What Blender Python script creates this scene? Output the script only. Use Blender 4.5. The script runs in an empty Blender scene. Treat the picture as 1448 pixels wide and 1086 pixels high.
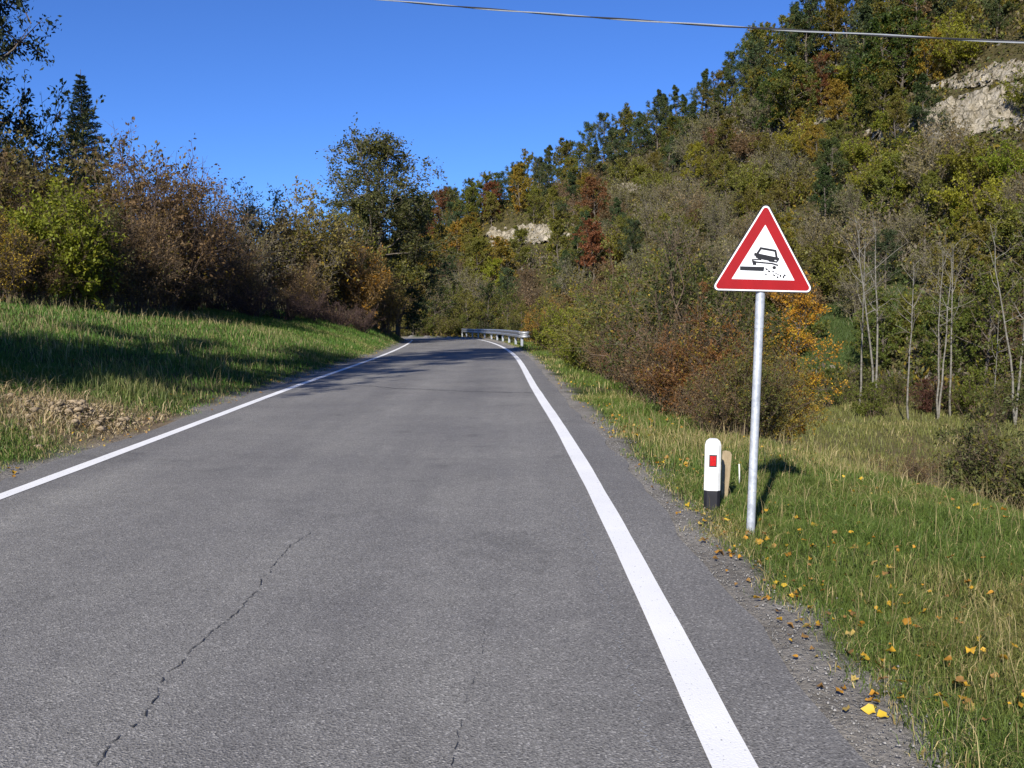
import bpy, math, random
import numpy as np
from mathutils import Vector, Matrix

random.seed(7)
RNG = np.random.default_rng(7)
scene = bpy.context.scene
COL = scene.collection
R = math.radians

# ------------------------------------------------------------------ camera
F_PX = 1421.0
PITCH = math.atan(105.0 / F_PX)
CAM_H = 1.5
CX, CY = 724.0, 543.0
cp, sp = math.cos(PITCH), math.sin(PITCH)

def at(px, py, Y):
    """world point seen at pixel (px,py) of the 1448x1086 photo, at forward distance Y"""
    v = (CY - py) / F_PX
    dy = cp + v * sp
    dz = -sp + v * cp
    t = Y / dy
    return Vector(((px - CX) / F_PX * t, Y, CAM_H + dz * t))

def proj(x, y, z):
    d = y * cp - (z - CAM_H) * sp
    u = y * sp + (z - CAM_H) * cp
    return CX + F_PX * x / d, CY - F_PX * u / d

cam = bpy.data.cameras.new("Camera")
cam.sensor_width = 36.0
cam.lens = 36.0 * F_PX / 1448.0
cam.clip_start = 0.05
cam.clip_end = 6000
cam_o = bpy.data.objects.new("Camera", cam)
COL.objects.link(cam_o)
cam_o.location = (0, 0, CAM_H)
cam_o.rotation_euler = (math.pi / 2 - PITCH, 0, 0)
scene.camera = cam_o

# ------------------------------------------------------------------ noise
_perm = RNG.random((256, 256))
def vnoise(x, y, f=1.0, o=0.0):
    x = np.asarray(x, float) * f + 37.3 + o * 17.7
    y = np.asarray(y, float) * f + 11.9 + o * 5.1
    xi = np.floor(x).astype(int); yi = np.floor(y).astype(int)
    fx = x - xi; fy = y - yi
    fx = fx * fx * (3 - 2 * fx); fy = fy * fy * (3 - 2 * fy)
    a = _perm[xi & 255, yi & 255]; b = _perm[(xi + 1) & 255, yi & 255]
    c = _perm[xi & 255, (yi + 1) & 255]; d = _perm[(xi + 1) & 255, (yi + 1) & 255]
    return (a * (1 - fx) + b * fx) * (1 - fy) + (c * (1 - fx) + d * fx) * fy

def fbm(x, y, f=1.0, o=0.0, n=3):
    s = 0; a = 1; t = 0
    for i in range(n):
        s = s + a * vnoise(x, y, f * 2 ** i, o + i); t += a; a *= 0.5
    return s / t

def sstep(a, b, x):
    t = np.clip((np.asarray(x, float) - a) / (b - a), 0, 1)
    return t * t * (3 - 2 * t)

# ------------------------------------------------------------------ road line (right edge line)
_ctrl = [(0.74, -60), (0.74, -30), (0.74, -10), (0.735, 0), (0.715, 7), (0.62, 13), (0.45, 20), (0.12, 36), (-0.62, 51),
         (-1.75, 66), (-2.75, 75), (-5.0, 83.5), (-9.5, 90.5), (-16, 95.5), (-24, 99), (-36, 102), (-60, 105), (-110, 108), (-200, 110)]
def catmull(pts, step=0.4):
    P = [np.array(p, float) for p in pts]
    out = []
    for i in range(1, len(P) - 2):
        p0, p1, p2, p3 = P[i - 1], P[i], P[i + 1], P[i + 2]
        n = max(2, int(np.linalg.norm(p2 - p1) / step))
        for k in range(n):
            t = k / n
            out.append(0.5 * ((2 * p1) + (-p0 + p2) * t + (2 * p0 - 5 * p1 + 4 * p2 - p3) * t * t + (-p0 + 3 * p1 - 3 * p2 + p3) * t ** 3))
    return np.array(out)
RL = catmull(_ctrl)
_tan = np.gradient(RL, axis=0); _tan /= np.linalg.norm(_tan, axis=1)[:, None]
RN = np.stack([_tan[:, 1], -_tan[:, 0]], 1)
ROAD_W = 4.84            # between the two edge lines
def zroad(Y):
    Yc = np.clip(Y, 0, 140)
    return -1.25e-4 * Yc ** 2
RZ = zroad(RL[:, 1])

def road_coord(x, y):
    x = np.atleast_1d(np.asarray(x, float)); y = np.atleast_1d(np.asarray(y, float))
    s = np.empty(len(x)); idx = np.empty(len(x), int)
    for a in range(0, len(x), 20000):
        q = np.stack([x[a:a + 20000], y[a:a + 20000]], 1)
        d2 = (q[:, :1] - RL[None, :, 0]) ** 2 + (q[:, 1:] - RL[None, :, 1]) ** 2
        i = d2.argmin(1)
        idx[a:a + 20000] = i
        dv = q - RL[i]
        s[a:a + 20000] = (dv * RN[i]).sum(1)
        far = d2[np.arange(len(i)), i] > 0
        mag = np.sqrt(d2[np.arange(len(i)), i])
        s[a:a + 20000] = np.where(np.abs(s[a:a + 20000]) < 1e-6, mag, np.sign(s[a:a + 20000]) * mag)
    return s, idx

# ------------------------------------------------------------------ terrain
_A = np.array([-1.2, -.6, -.3, -.13, -.087, -.017, .089, .16, .236, .293, .405, .51, .9, 1.5])
_Dr = np.array([260, 240, 205, 190, 185, 175, 165, 155, 145, 140, 130, 125, 110, 100.])
_Zr = np.array([6, 6, 8, 12, 15.5, 19, 25, 28, 31.5, 35, 39, 43, 50, 50.])
_Df = np.array([130, 120, 112, 106, 104, 100, 88, 80, 72, 68, 62, 58, 52, 48.])
_Zv = np.array([-1.2, -1.2, -1.2, -1.4, -1.5, -1.7, -2.3, -2.8, -3.1, -3.2, -3.3, -3.4, -3.6, -3.6])

def ground(x, y, detail=True):
    x = np.atleast_1d(np.asarray(x, float)); y = np.atleast_1d(np.asarray(y, float))
    s, i = road_coord(x, y)
    zr = RZ[i]; Yr = RL[i, 1]
    az = np.clip(np.where(y > 1, x / np.maximum(y, 1), np.sign(x) * 1.4), -1.2, 1.5)
    zv = np.interp(az, _A, _Zv)
    # right-hand verge, embankment and valley
    sc = np.interp(Yr, [0, 8, 10, 12, 15, 19, 28, 45, 60, 80, 95], [3.2, 3.1, 2.6, 2.0, 1.55, 1.3, 1.2, 1.5, 2.0, 2.5, 3.0])
    sd = np.maximum(s - 0.45, 0)
    slope = np.where(Yr > 70, 0.2, 0.42)
    dd = np.maximum(s - sc, 0)
    zR = zr - 0.012 - 0.07 * np.minimum(sd, np.maximum(sc - .45, 0)) - slope * (dd - 0.6 * (1 - np.exp(-dd / 0.6)))
    k = 0.6
    zR = zv + k * np.logaddexp(0, np.clip((zR - zv) / k, -40, 40))
    # hill
    D = np.hypot(x, y) * np.where(y > 0, 1, 1)
    Df = np.interp(az, _A, _Df); Dr = np.interp(az, _A, _Dr); Zr = np.interp(az, _A, _Zr)
    t = (D - Df) / (Dr - Df)
    rise = np.where(t < 1, np.clip(t, 0, 1) ** 1.12, 1 - 0.12 * np.minimum(t - 1, 3))
    hill = (Zr - zv) * rise
    hill = np.where((s > 0) & (y > -20), hill, 0) * sstep(-20, 25, y)
    bump = (fbm(x, y, 0.06, 3) - .5) * 5.0 * sstep(0.05, .4, t) * np.where(s > 0, 1, 0) * sstep(-20, 25, y)
    zR = zR + hill + bump
    # left-hand bank
    dl = np.maximum(-s - ROAD_W - 0.35, 0)
    g = np.interp(Yr, [0, 20, 40, 60], [.23, .26, .38, .62])
    pl = np.interp(Yr, [0, 20, 50, 80], [2.2, 2.1, 1.7, 1.5])
    rampd = dl - 0.25 * (1 - np.exp(-dl / 0.25))
    zL = zr - 0.012 + pl * (1 - np.exp(-g * rampd / pl)) + 0.035 * dl
    zL = np.minimum(zL, zr + 4.5)
    if detail:
        nb = (fbm(x, y, 0.9, 1) - .5) * 0.16 + (fbm(x, y, 0.25, 2) - .5) * 0.3
        zL = zL + nb * sstep(0.3, 2.5, dl)
        zR = zR + ((fbm(x, y, 0.8, 5) - .5) * 0.12) * sstep(0.15, 1.2, sd) + (fbm(x, y, .2, 6) - .5) * .5 * sstep(4, 12, sd)
    inside = (s <= 0.45) & (s >= -ROAD_W - 0.35)
    edge = np.maximum(s - 0.45, -s - ROAD_W - 0.35)
    zI = zr - 0.012 - 0.035 * sstep(0.0, -0.15, edge)
    z = np.where(inside, zI, np.where(s > 0, zR, zL))
    return z

def gz(x, y):
    return float(ground([x], [y])[0])

def ray_ground(px, py, y0=6.0, y1=240.0):
    Y = np.concatenate([np.arange(y0, 40, .1), np.arange(40, y1, .4)])
    v = (CY - py) / F_PX
    t = Y / (cp + v * sp)
    X = (px - CX) / F_PX * t
    Z = CAM_H + (-sp + v * cp) * t
    g = ground(X, Y)
    hit = np.nonzero(Z <= g)[0]
    i = hit[0] if len(hit) else len(Y) - 1
    return Vector((X[i], Y[i], g[i]))

# ------------------------------------------------------------------ mesh helpers
def mesh_np(name, V, quads=None, tris=None, mats=(), midx_q=None, midx_t=None, attrs=None, smooth=False):
    V = np.asarray(V, np.float32)
    nq = 0 if quads is None else len(quads); nt = 0 if tris is None else len(tris)
    me = bpy.data.meshes.new(name)
    me.vertices.add(len(V)); me.vertices.foreach_set("co", V.ravel())
    loops = []; starts = []
    if nq: loops.append(np.asarray(quads, np.int32).ravel()); starts.append(np.arange(nq, dtype=np.int32) * 4)
    if nt:
        loops.append(np.asarray(tris, np.int32).ravel()); starts.append(nq * 4 + np.arange(nt, dtype=np.int32) * 3)
    L = np.concatenate(loops)
    me.loops.add(len(L)); me.loops.foreach_set("vertex_index", L)
    me.polygons.add(nq + nt); me.polygons.foreach_set("loop_start", np.concatenate(starts))
    mi = np.zeros(nq + nt, np.int32)
    if midx_q is not None and nq: mi[:nq] = midx_q
    if midx_t is not None and nt: mi[nq:] = midx_t
    me.polygons.foreach_set("material_index", mi)
    if smooth: me.polygons.foreach_set("use_smooth", np.ones(nq + nt, bool))
    for m in mats: me.materials.append(m)
    for k, (ty, arr) in (attrs or {}).items():
        a = me.attributes.new(k, ty, 'POINT')
        arr = np.asarray(arr, np.float32)
        if ty == 'FLOAT': a.data.foreach_set("value", arr.ravel())
        else: a.data.foreach_set("color", arr.ravel())
    me.update(calc_edges=True)
    me.validate()
    return me

def link(name, me, parent=None, loc=None):
    o = bpy.data.objects.new(name, me); COL.objects.link(o)
    if parent is not None: o.parent = parent
    if loc is not None: o.location = loc
    return o

def empty(name, loc=(0, 0, 0), rot=(0, 0, 0), scale=1.0):
    o = bpy.data.objects.new(name, None); COL.objects.link(o)
    o.location = loc; o.rotation_euler = rot; o.scale = (scale,) * 3 if not hasattr(scale, '__len__') else scale
    o.empty_display_size = 0.2
    return o

def tag(o, label=None, cat=None, group=None, kind=None):
    if label: o['label'] = label
    if cat: o['category'] = cat
    if group: o['group'] = group
    if kind: o['kind'] = kind
    return o

class MB:
    def __init__(s): s.V = []; s.Fc = []; s.M = []
    def add(s, verts, faces, m=0):
        b = len(s.V); s.V += [tuple(v) for v in verts]
        s.Fc += [tuple(b + i for i in f) for f in faces]; s.M += [m] * len(faces)
    def box(s, c, d, m=0, rot=None):
        x, y, z = [a / 2 for a in d]
        vs = [Vector(v) for v in [(-x, -y, -z), (x, -y, -z), (x, y, -z), (-x, y, -z), (-x, -y, z), (x, -y, z), (x, y, z), (-x, y, z)]]
        if rot is not None: vs = [rot @ v for v in vs]
        s.add([v + Vector(c) for v in vs], [(0, 3, 2, 1), (4, 5, 6, 7), (0, 1, 5, 4), (1, 2, 6, 5), (2, 3, 7, 6), (3, 0, 4, 7)], m)
    def tube(s, pts, r, k=10, m=0, cap=True):
        pts = [Vector(p) for p in pts]
        rr = r if hasattr(r, '__len__') else [r] * len(pts)
        rings = []; up = Vector((0.13, 0.2, 1))
        for i, p in enumerate(pts):
            d = (pts[min(i + 1, len(pts) - 1)] - pts[max(i - 1, 0)]).normalized()
            a = d.cross(up if abs(d.dot(up.normalized())) < .95 else Vector((1, 0, 0))).normalized(); b = d.cross(a)
            rings.append([p + (a * math.cos(2 * math.pi * j / k) + b * math.sin(2 * math.pi * j / k)) * rr[i] for j in range(k)])
        fs = []
        for i in range(len(pts) - 1):
            for j in range(k):
                fs.append((i * k + j, i * k + (j + 1) % k, (i + 1) * k + (j + 1) % k, (i + 1) * k + j))
        if cap:
            fs.append(tuple(range(k - 1, -1, -1))); fs.append(tuple((len(pts) - 1) * k + j for j in range(k)))
        s.add([v for ring in rings for v in ring], fs, m)
    def prism(s, poly, y0, y1, m=0):
        """poly in (x,z) counter-clockwise seen from -y; extruded from y0 (front) to y1 (back)"""
        n = len(poly)
        vs = [(p[0], y0, p[1]) for p in poly] + [(p[0], y1, p[1]) for p in poly]
        fs = [tuple(range(n)), tuple(range(2 * n - 1, n - 1, -1))]
        for i in range(n):
            j = (i + 1) % n
            fs.append((j, i, n + i, n + j))
        s.add(vs, fs, m)
    def build(s, name, mats, parent=None, smooth=False, bevel=0.0):
        me = bpy.data.meshes.new(name)
        me.from_pydata(s.V, [], s.Fc)
        mats = mats if isinstance(mats, (list, tuple)) else [mats]
        for m in mats: me.materials.append(m)
        me.polygons.foreach_set("material_index", s.M)
        me.update(); me.validate()
        o = link(name, me, parent)
        if smooth:
            me.polygons.foreach_set("use_smooth", [True] * len(me.polygons))
            md = o.modifiers.new("edge", 'EDGE_SPLIT'); md.split_angle = R(40)
        if bevel:
            md = o.modifiers.new("bevel", 'BEVEL'); md.width = bevel; md.segments = 2; md.limit_method = 'ANGLE'
        return o

# ------------------------------------------------------------------ materials
class NT:
    def __init__(s, name):
        s.m = bpy.data.materials.new(name); s.m.use_nodes = True
        s.t = s.m.node_tree; s.t.nodes.clear()
        s.out = s.n('ShaderNodeOutputMaterial')
    def n(s, ty, **kw):
        nd = s.t.nodes.new(ty)
        for k, v in kw.items():
            if k.startswith('i_'):
                nd.inputs[k[2:].replace('_', ' ')].default_value = v
            else: setattr(nd, k, v)
        return nd
    def l(s, a, b): s.t.links.new(a, b)
    def mix(s, fac, a, b, blend='MIX'):
        nd = s.n('ShaderNodeMix', data_type='RGBA', blend_type=blend)
        for idx, v in ((0, fac), (6, a), (7, b)):
            if hasattr(v, 'is_output'): s.l(v, nd.inputs[idx])
            else: nd.inputs[idx].default_value = (v if idx == 0 else (*v, 1) if len(v) == 3 else v)
        return nd.outputs[2]
    def math(s, op, a, b=0.5, clamp=False):
        nd = s.n('ShaderNodeMath', operation=op, use_clamp=clamp)
        for idx, v in ((0, a), (1, b)):
            if hasattr(v, 'is_output'): s.l(v, nd.inputs[idx])
            else: nd.inputs[idx].default_value = v
        return nd.outputs[0]
    def ramp(s, fac, stops):
        nd = s.n('ShaderNodeValToRGB'); e = nd.color_ramp.elements
        while len(e) < len(stops): e.new(.5)
        for el, (p, c) in zip(e, stops): el.position = p; el.color = (*c, 1) if len(c) == 3 else c
        s.l(fac, nd.inputs[0]); return nd.outputs[0]
    def noise(s, scale, detail=4, rough=.55, coord=None, dist=0):
        nd = s.n('ShaderNodeTexNoise'); nd.inputs['Scale'].default_value = scale; nd.inputs['Detail'].default_value = detail
        nd.inputs['Roughness'].default_value = rough; nd.inputs['Distortion'].default_value = dist
        if coord is not None: s.l(coord, nd.inputs['Vector'])
        return nd.outputs['Fac']
    def pos(s): return s.n('ShaderNodeNewGeometry').outputs['Position']
    def obj(s): return s.n('ShaderNodeTexCoord').outputs['Object']
    def principled(s, color, rough=.6, metal=0., spec=.5, bump=None, bstr=.3, bdist=.01):
        p = s.n('ShaderNodeBsdfPrincipled')
        for key, v in (('Base Color', color), ('Roughness', rough), ('Metallic', metal), ('Specular IOR Level', spec)):
            if hasattr(v, 'is_output'): s.l(v, p.inputs[key])
            else: p.inputs[key].default_value = (*v, 1) if hasattr(v, '__len__') and len(v) == 3 else v
        if bump is not None:
            b = s.n('ShaderNodeBump'); b.inputs['Strength'].default_value = bstr; b.inputs['Distance'].default_value = bdist
            s.l(bump, b.inputs['Height']); s.l(b.outputs[0], p.inputs['Normal'])
        s.p = p
        s.l(p.outputs[0], s.out.inputs[0])
        return s.m

def simple(name, c, rough=.6, metal=0., spec=.5, var=.12, scale=20.):
    t = NT(name)
    n = t.noise(scale, 4, .6, t.obj())
    a = tuple(x * (1 - var) for x in c); b = tuple(min(1, x * (1 + var)) for x in c)
    return t.principled(t.ramp(n, [(.3, a), (.7, b)]), rough, metal, spec)

M = {}
def asphalt(name, base, tint=(1, 1, 1)):
    t = NT(name); P = t.pos()
    big = t.noise(.45, 4, .6, P)
    mid = t.noise(5., 4, .6, P)
    st = t.n('ShaderNodeMapping'); t.l(P, st.inputs[0]); st.inputs['Scale'].default_value = (1.7, .07, 1)
    streak = t.noise(1., 4, .55, st.outputs[0])
    fine = t.noise(95., 2, .7, P)
    vor = t.n('ShaderNodeTexVoronoi'); vor.inputs['Scale'].default_value = 120.; t.l(P, vor.inputs['Vector'])
    sepv = t.n('ShaderNodeSeparateColor'); t.l(vor.outputs['Color'], sepv.inputs[0])
    lo = tuple(base * .62 * x for x in tint); hi = tuple(base * 1.38 * x for x in tint)
    c = t.ramp(fine, [(.3, lo), (.7, hi)])
    # pale and dark aggregate grains
    pale = t.ramp(sepv.outputs[0], [(.86, (0, 0, 0)), (.95, (1, 1, 1))])
    c = t.mix(t.math('MULTIPLY', pale, .5), c, tuple(min(1, base * 2.6 * x) for x in tint))
    dark = t.ramp(sepv.outputs[1], [(.8, (0, 0, 0)), (.9, (1, 1, 1))])
    c = t.mix(t.math('MULTIPLY', dark, .55), c, tuple(base * .3 * x for x in tint))
    c = t.mix(1., c, t.ramp(big, [(.3, (.86, .86, .87)), (.7, (1.1, 1.1, 1.08))]), 'MULTIPLY')
    c = t.mix(1., c, t.ramp(streak, [(.3, (.88, .88, .89)), (.7, (1.1, 1.1, 1.09))]), 'MULTIPLY')
    sx = t.n('ShaderNodeSeparateXYZ'); t.l(P, sx.inputs[0])
    trk = t.math('MULTIPLY', t.math('SINE', t.math('ADD', t.math('MULTIPLY', sx.outputs[0], 3.6), t.math('MULTIPLY', big, 3.0)), 0), .5)
    c = t.mix(1., c, t.ramp(t.math('ADD', trk, .5), [(0., (.94, .94, .945)), (1., (1.06, 1.06, 1.055))]), 'MULTIPLY')
    blot = t.noise(.9, 6, .7, P, 1.2)
    c = t.mix(1., c, t.ramp(blot, [(.28, (.72, .72, .72)), (.42, (.97, .97, .97)), (.60, (1., 1., 1.)), (.74, (1.18, 1.18, 1.16))]), 'MULTIPLY')
    c = t.mix(1., c, t.ramp(mid, [(.3, (.93, .93, .93)), (.7, (1.06, 1.06, 1.06))]), 'MULTIPLY')
    h = t.math('ADD', fine, t.math('MULTIPLY', vor.outputs['Distance'], .6))
    return t.principled(c, .82, 0, .35, h, .8, .006)
M['asphalt'] = asphalt('asphalt', .192, (1.045, 1, .93))

def paint():
    t = NT('road_paint'); P = t.pos()
    wear = t.noise(38., 5, .7, P); big = t.noise(1.2, 3, .6, P); fine = t.noise(120., 2, .6, P)
    c = t.ramp(big, [(.3, (.80, .795, .77)), (.7, (.90, .89, .86))])
    mask = t.ramp(t.math('ADD', wear, t.math('MULTIPLY', t.math('SUBTRACT', fine, .5), .35)), [(.31, (1, 1, 1)), (.36, (0, 0, 0))])
    c = t.mix(mask, c, (.3, .3, .31))
    return t.principled(c, .6, 0, .4, fine, .5, .004)
M['paint'] = paint()
M['crack'] = simple('crack_tar', (.05, .05, .051), .9, 0, .2, .3, 40)
M['scuff'] = simple('paint_scuff', (.27, .27, .27), .8, 0, .3, .25, 60)
M['seam'] = simple('asphalt_seam', (.085, .085, .088), .85, 0, .3, .25, 40)

def ground_mat():
    t = NT('ground_soil_grass'); P = t.pos()
    a = t.n('ShaderNodeAttribute', attribute_name='zone')
    n1 = t.noise(1.3, 6, .65, P); n2 = t.noise(26., 5, .7, P)
    c = t.mix(1., a.outputs['Color'], t.ramp(n1, [(.25, (.62, .6, .55)), (.75, (1.3, 1.28, 1.2))]), 'MULTIPLY')
    c = t.mix(1., c, t.ramp(n2, [(.25, (.55, .55, .55)), (.75, (1.4, 1.4, 1.4))]), 'MULTIPLY')
    h = t.math('ADD', n1, n2)
    return t.principled(c, .95, 0, .1, h, .9, .04)
M['ground'] = ground_mat()

def leaf_mat(name, trans=.3, rough=.55, spec=.3):
    t = NT(name)
    oi = t.n('ShaderNodeObjectInfo')
    tone = t.n('ShaderNodeAttribute', attribute_name='tone')
    acc = t.n('ShaderNodeAttribute', attribute_name='accent', attribute_type='OBJECT')
    c = t.mix(t.ramp(tone.outputs['Fac'], [(.86, (0, 0, 0)), (.9, (1, 1, 1))]), oi.outputs['Color'], acc.outputs['Color'])
    vr = t.math('MULTIPLY', t.math('FRACT', t.math('MULTIPLY', tone.outputs['Fac'], 7.31)), 1.0)
    c = t.mix(1., c, t.ramp(vr, [(0., (.98, .98, .98)), (1., (1.6, 1.57, 1.42))]), 'MULTIPLY')
    p = t.n('ShaderNodeBsdfPrincipled'); t.l(c, p.inputs['Base Color'])
    p.inputs['Roughness'].default_value = rough; p.inputs['Specular IOR Level'].default_value = spec
    tr = t.n('ShaderNodeBsdfTranslucent'); t.l(t.mix(1., c, (1.25, 1.2, .6), 'MULTIPLY'), tr.inputs['Color'])
    mx = t.n('ShaderNodeMixShader'); mx.inputs[0].default_value = trans
    t.l(p.outputs[0], mx.inputs[1]); t.l(tr.outputs[0], mx.inputs[2]); t.l(mx.outputs[0], t.out.inputs[0])
    return t.m
M['leaf'] = leaf_mat('leaf', .42)
M['needle'] = leaf_mat('needle', .12, .6, .25)

def twig_mat():
    t = NT('twig')
    acc = t.n('ShaderNodeAttribute', attribute_name='twig', attribute_type='OBJECT')
    n = t.noise(9., 4, .6, t.obj())
    c = t.mix(1., acc.outputs['Color'], t.ramp(n, [(.3, (.6, .6, .6)), (.7, (1.35, 1.35, 1.35))]), 'MULTIPLY')
    return t.principled(c, .85, 0, .2)
M['twig'] = twig_mat()

def bark(name, c1, c2, sc):
    t = NT(name)
    mp = t.n('ShaderNodeMapping'); mp.inputs['Scale'].default_value = (1, 1, .25); t.l(t.obj(), mp.inputs[0])
    n = t.noise(sc, 6, .7, mp.outputs[0])
    return t.principled(t.ramp(n, [(.35, c1), (.65, c2)]), .9, 0, .15, n, .7, .02)
M['bark'] = bark('bark', (.05, .04, .032), (.17, .145, .12), 14)
def birch():
    t = NT('pale_bark')
    mp = t.n('ShaderNodeMapping'); mp.inputs['Scale'].default_value = (1, 1, 3.0); t.l(t.obj(), mp.inputs[0])
    n = t.noise(2.2, 5, .7, mp.outputs[0])
    return t.principled(t.ramp(n, [(.36, (.09, .08, .065)), (.45, (.15, .14, .115)), (.7, (.25, .235, .205))]), .8, 0, .2)
M['birch'] = birch()

def grass_mat():
    t = NT('grass_blades')
    a = t.n('ShaderNodeAttribute', attribute_name='blade')
    p = t.n('ShaderNodeBsdfPrincipled'); gc = t.mix(1., a.outputs['Color'], (1.22, 1.22, 1.15), 'MULTIPLY'); t.l(gc, p.inputs['Base Color'])
    p.inputs['Roughness'].default_value = .55; p.inputs['Specular IOR Level'].default_value = .3
    tr = t.n('ShaderNodeBsdfTranslucent'); t.l(t.mix(1., a.outputs['Color'], (1.2, 1.25, .7), 'MULTIPLY'), tr.inputs['Color'])
    mx = t.n('ShaderNodeMixShader'); mx.inputs[0].default_value = .3
    t.l(p.outputs[0], mx.inputs[1]); t.l(tr.outputs[0], mx.inputs[2]); t.l(mx.outputs[0], t.out.inputs[0])
    return t.m
M['grass'] = grass_mat()

def rock_mat():
    t = NT('pale_rock'); P = t.pos()
    n = t.noise(.9, 8, .7, P, 1.0); n2 = t.noise(5., 5, .7, P)
    c = t.ramp(n, [(.3, (.15, .125, .08)), (.48, (.40, .35, .26)), (.7, (.60, .54, .43))])
    c = t.mix(1., c, t.ramp(n2, [(.3, (.7, .7, .7)), (.7, (1.2, 1.2, 1.2))]), 'MULTIPLY')
    vc = t.n('ShaderNodeTexVoronoi', feature='DISTANCE_TO_EDGE'); vc.inputs['Scale'].default_value = .75; t.l(P, vc.inputs['Vector'])
    c = t.mix(t.ramp(vc.outputs['Distance'], [(.02, (.8, .8, .8)), (.07, (0, 0, 0))]), c, (.13, .115, .075))
    return t.principled(c, .95, 0, .1, t.math('ADD', n, n2), .9, .3)
M['rock'] = rock_mat()
M['stone'] = simple('rubble_stone', (.30, .235, .155), .95, 0, .1, .5, 9)

def galv():
    t = NT('galvanised_steel'); o = t.obj()
    v = t.n('ShaderNodeTexVoronoi'); v.inputs['Scale'].default_value = 55.; t.l(o, v.inputs['Vector'])
    sv = t.n('ShaderNodeSeparateColor'); t.l(v.outputs['Color'], sv.inputs[0])
    n = t.noise(7., 5, .65, o)
    c = t.ramp(sv.outputs[0], [(.0, (.46, .49, .53)), (1., (.60, .63, .67))])
    c = t.mix(1., c, t.ramp(n, [(.3, (.78, .78, .78)), (.7, (1.1, 1.1, 1.1))]), 'MULTIPLY')
    return t.principled(c, t.ramp(n, [(.3, (.42,) * 3), (.7, (.6,) * 3)]), .35, .5)
M['galv'] = galv()
M['rail'] = simple('guardrail_steel', (.36, .38, .41), .42, .55, .5, .2, 3)
M['sign_white'] = simple('sign_white', (.80, .81, .82), .4, 0, .5, .04, 4)
M['sign_red'] = simple('sign_red', (.30, .005, .007), .45, 0, .3, .12, 6)
M['sign_black'] = simple('sign_black', (.010, .010, .012), .5, 0, .4, .1, 9)
M['alu'] = simple('alu_back', (.42, .43, .44), .5, .6, .5, .1, 9)
M['post_white'] = simple('post_white', (.72, .72, .69), .5, 0, .5, .12, 16)
M['post_black'] = simple('post_black', (.014, .014, .018), .55, 0, .4, .3, 12)
M['reflector'] = simple('reflector_red', (.42, .006, .008), .25, 0, .7, .35, 130)
M['wood'] = bark('weathered_wood', (.22, .165, .095), (.42, .335, .21), 11)
M['cable_light'] = simple('cable_light', (.5, .52, .54), .4, .5, .5, .1, 5)
M['cable_dark'] = simple('cable_dark', (.03, .03, .035), .6, 0, .4, .2, 5)
def fallen():
    t = NT('fallen_leaf')
    a = t.n('ShaderNodeAttribute', attribute_name='blade')
    return t.principled(a.outputs['Color'], .6, 0, .3)
M['fallen'] = fallen()

# ------------------------------------------------------------------ ground sheet
def axis(a, b, fine_a, fine_b, step, grow, maxstep):
    pts = list(np.arange(fine_a, fine_b, step))
    x = pts[-1]; s_ = step
    while x < b: s_ = min(s_ * grow, maxstep if x < 260 else 400); x += s_; pts.append(x)
    x = pts[0]; s_ = step; pre = []
    while x > a: s_ = min(s_ * grow, maxstep if x > -260 else 400); x -= s_; pre.append(x)
    return np.array(pre[::-1] + pts)
xs = axis(-1500, 1500, -8, 6, .14, 1.05, 2.2)
ys = axis(-600, 1500, 0, 16, .17, 1.022, 2.2)
GX, GY = np.meshgrid(xs, ys)
gx, gy = GX.ravel(), GY.ravel()
gzv = ground(gx, gy)
gs, gi = road_coord(gx, gy)
def mixc(a, b, f): return a * (1 - f[:, None]) + b * f[:, None]
zone = np.tile(np.array([.055, .075, .018]), (len(gx), 1))
nz = fbm(gx, gy, .5, 8)
zone = mixc(zone, np.array([.10, .085, .045]), sstep(.5, .7, nz) * .8)
# hillside: olive brown leaf-strewn soil
azg = np.where(gy > 1, gx / np.maximum(gy, 1), np.sign(gx) * 1.4)
hf = sstep(-6, 12, np.hypot(gx, gy) - np.interp(azg, _A, _Df)) * (gs > 0) * (gy > 0)
zone = mixc(zone, np.array([.075, .066, .030]), hf)
# valley floor: dry brownish grass
vf = sstep(5, 11, gs) * (1 - hf) * (gy > 0)
zone = mixc(zone, np.array([.135, .125, .055]), vf)
# gravel strip next to the asphalt
edge = np.maximum(gs - .45, -gs - ROAD_W - .35)
gw = np.where(gs > 0, np.interp(gy, [0, 4, 6.5, 9], [.24, .18, .05, 0.]), 0)
gf = (1 - sstep(.16, .42, edge - gw + (fbm(gx, gy, 1.6, 9) - .5) * .5))
zone = mixc(zone, np.array([.27, .255, .24]), gf)
_rb = ray_ground(105, 588)
zone = mixc(zone, np.array([.25, .19, .12]), (1 - sstep(.6, 1.25, np.hypot((gx - _rb.x) / 1.4, (gy - _rb.y) / 1.9) + (fbm(gx, gy, 1.5, 24) - .5) * .9)) * (gs < -ROAD_W - .4))
PATCHES = [(1165, 462, 5.5, 9)]
for (px, py, rx, ry) in PATCHES:
    c = ray_ground(px, py)
    d = np.hypot((gx - c.x) / rx, (gy - c.y) / ry)
    zone = mixc(zone, np.array([.052, .076, .024]), 1 - sstep(.8, 1.15, d))
nx, ny = len(xs), len(ys)
ii = (np.arange(ny - 1)[:, None] * nx + np.arange(nx - 1)[None, :]).ravel()
quads = np.stack([ii, ii + 1, ii + 1 + nx, ii + nx], 1)
me = mesh_np('ground', np.stack([gx, gy, gzv], 1), quads, mats=[M['ground']],
             attrs={'zone': ('FLOAT_COLOR', np.concatenate([zone, np.ones((len(gx), 1))], 1))}, smooth=True)
tag(link('ground', me), kind='structure')

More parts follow.
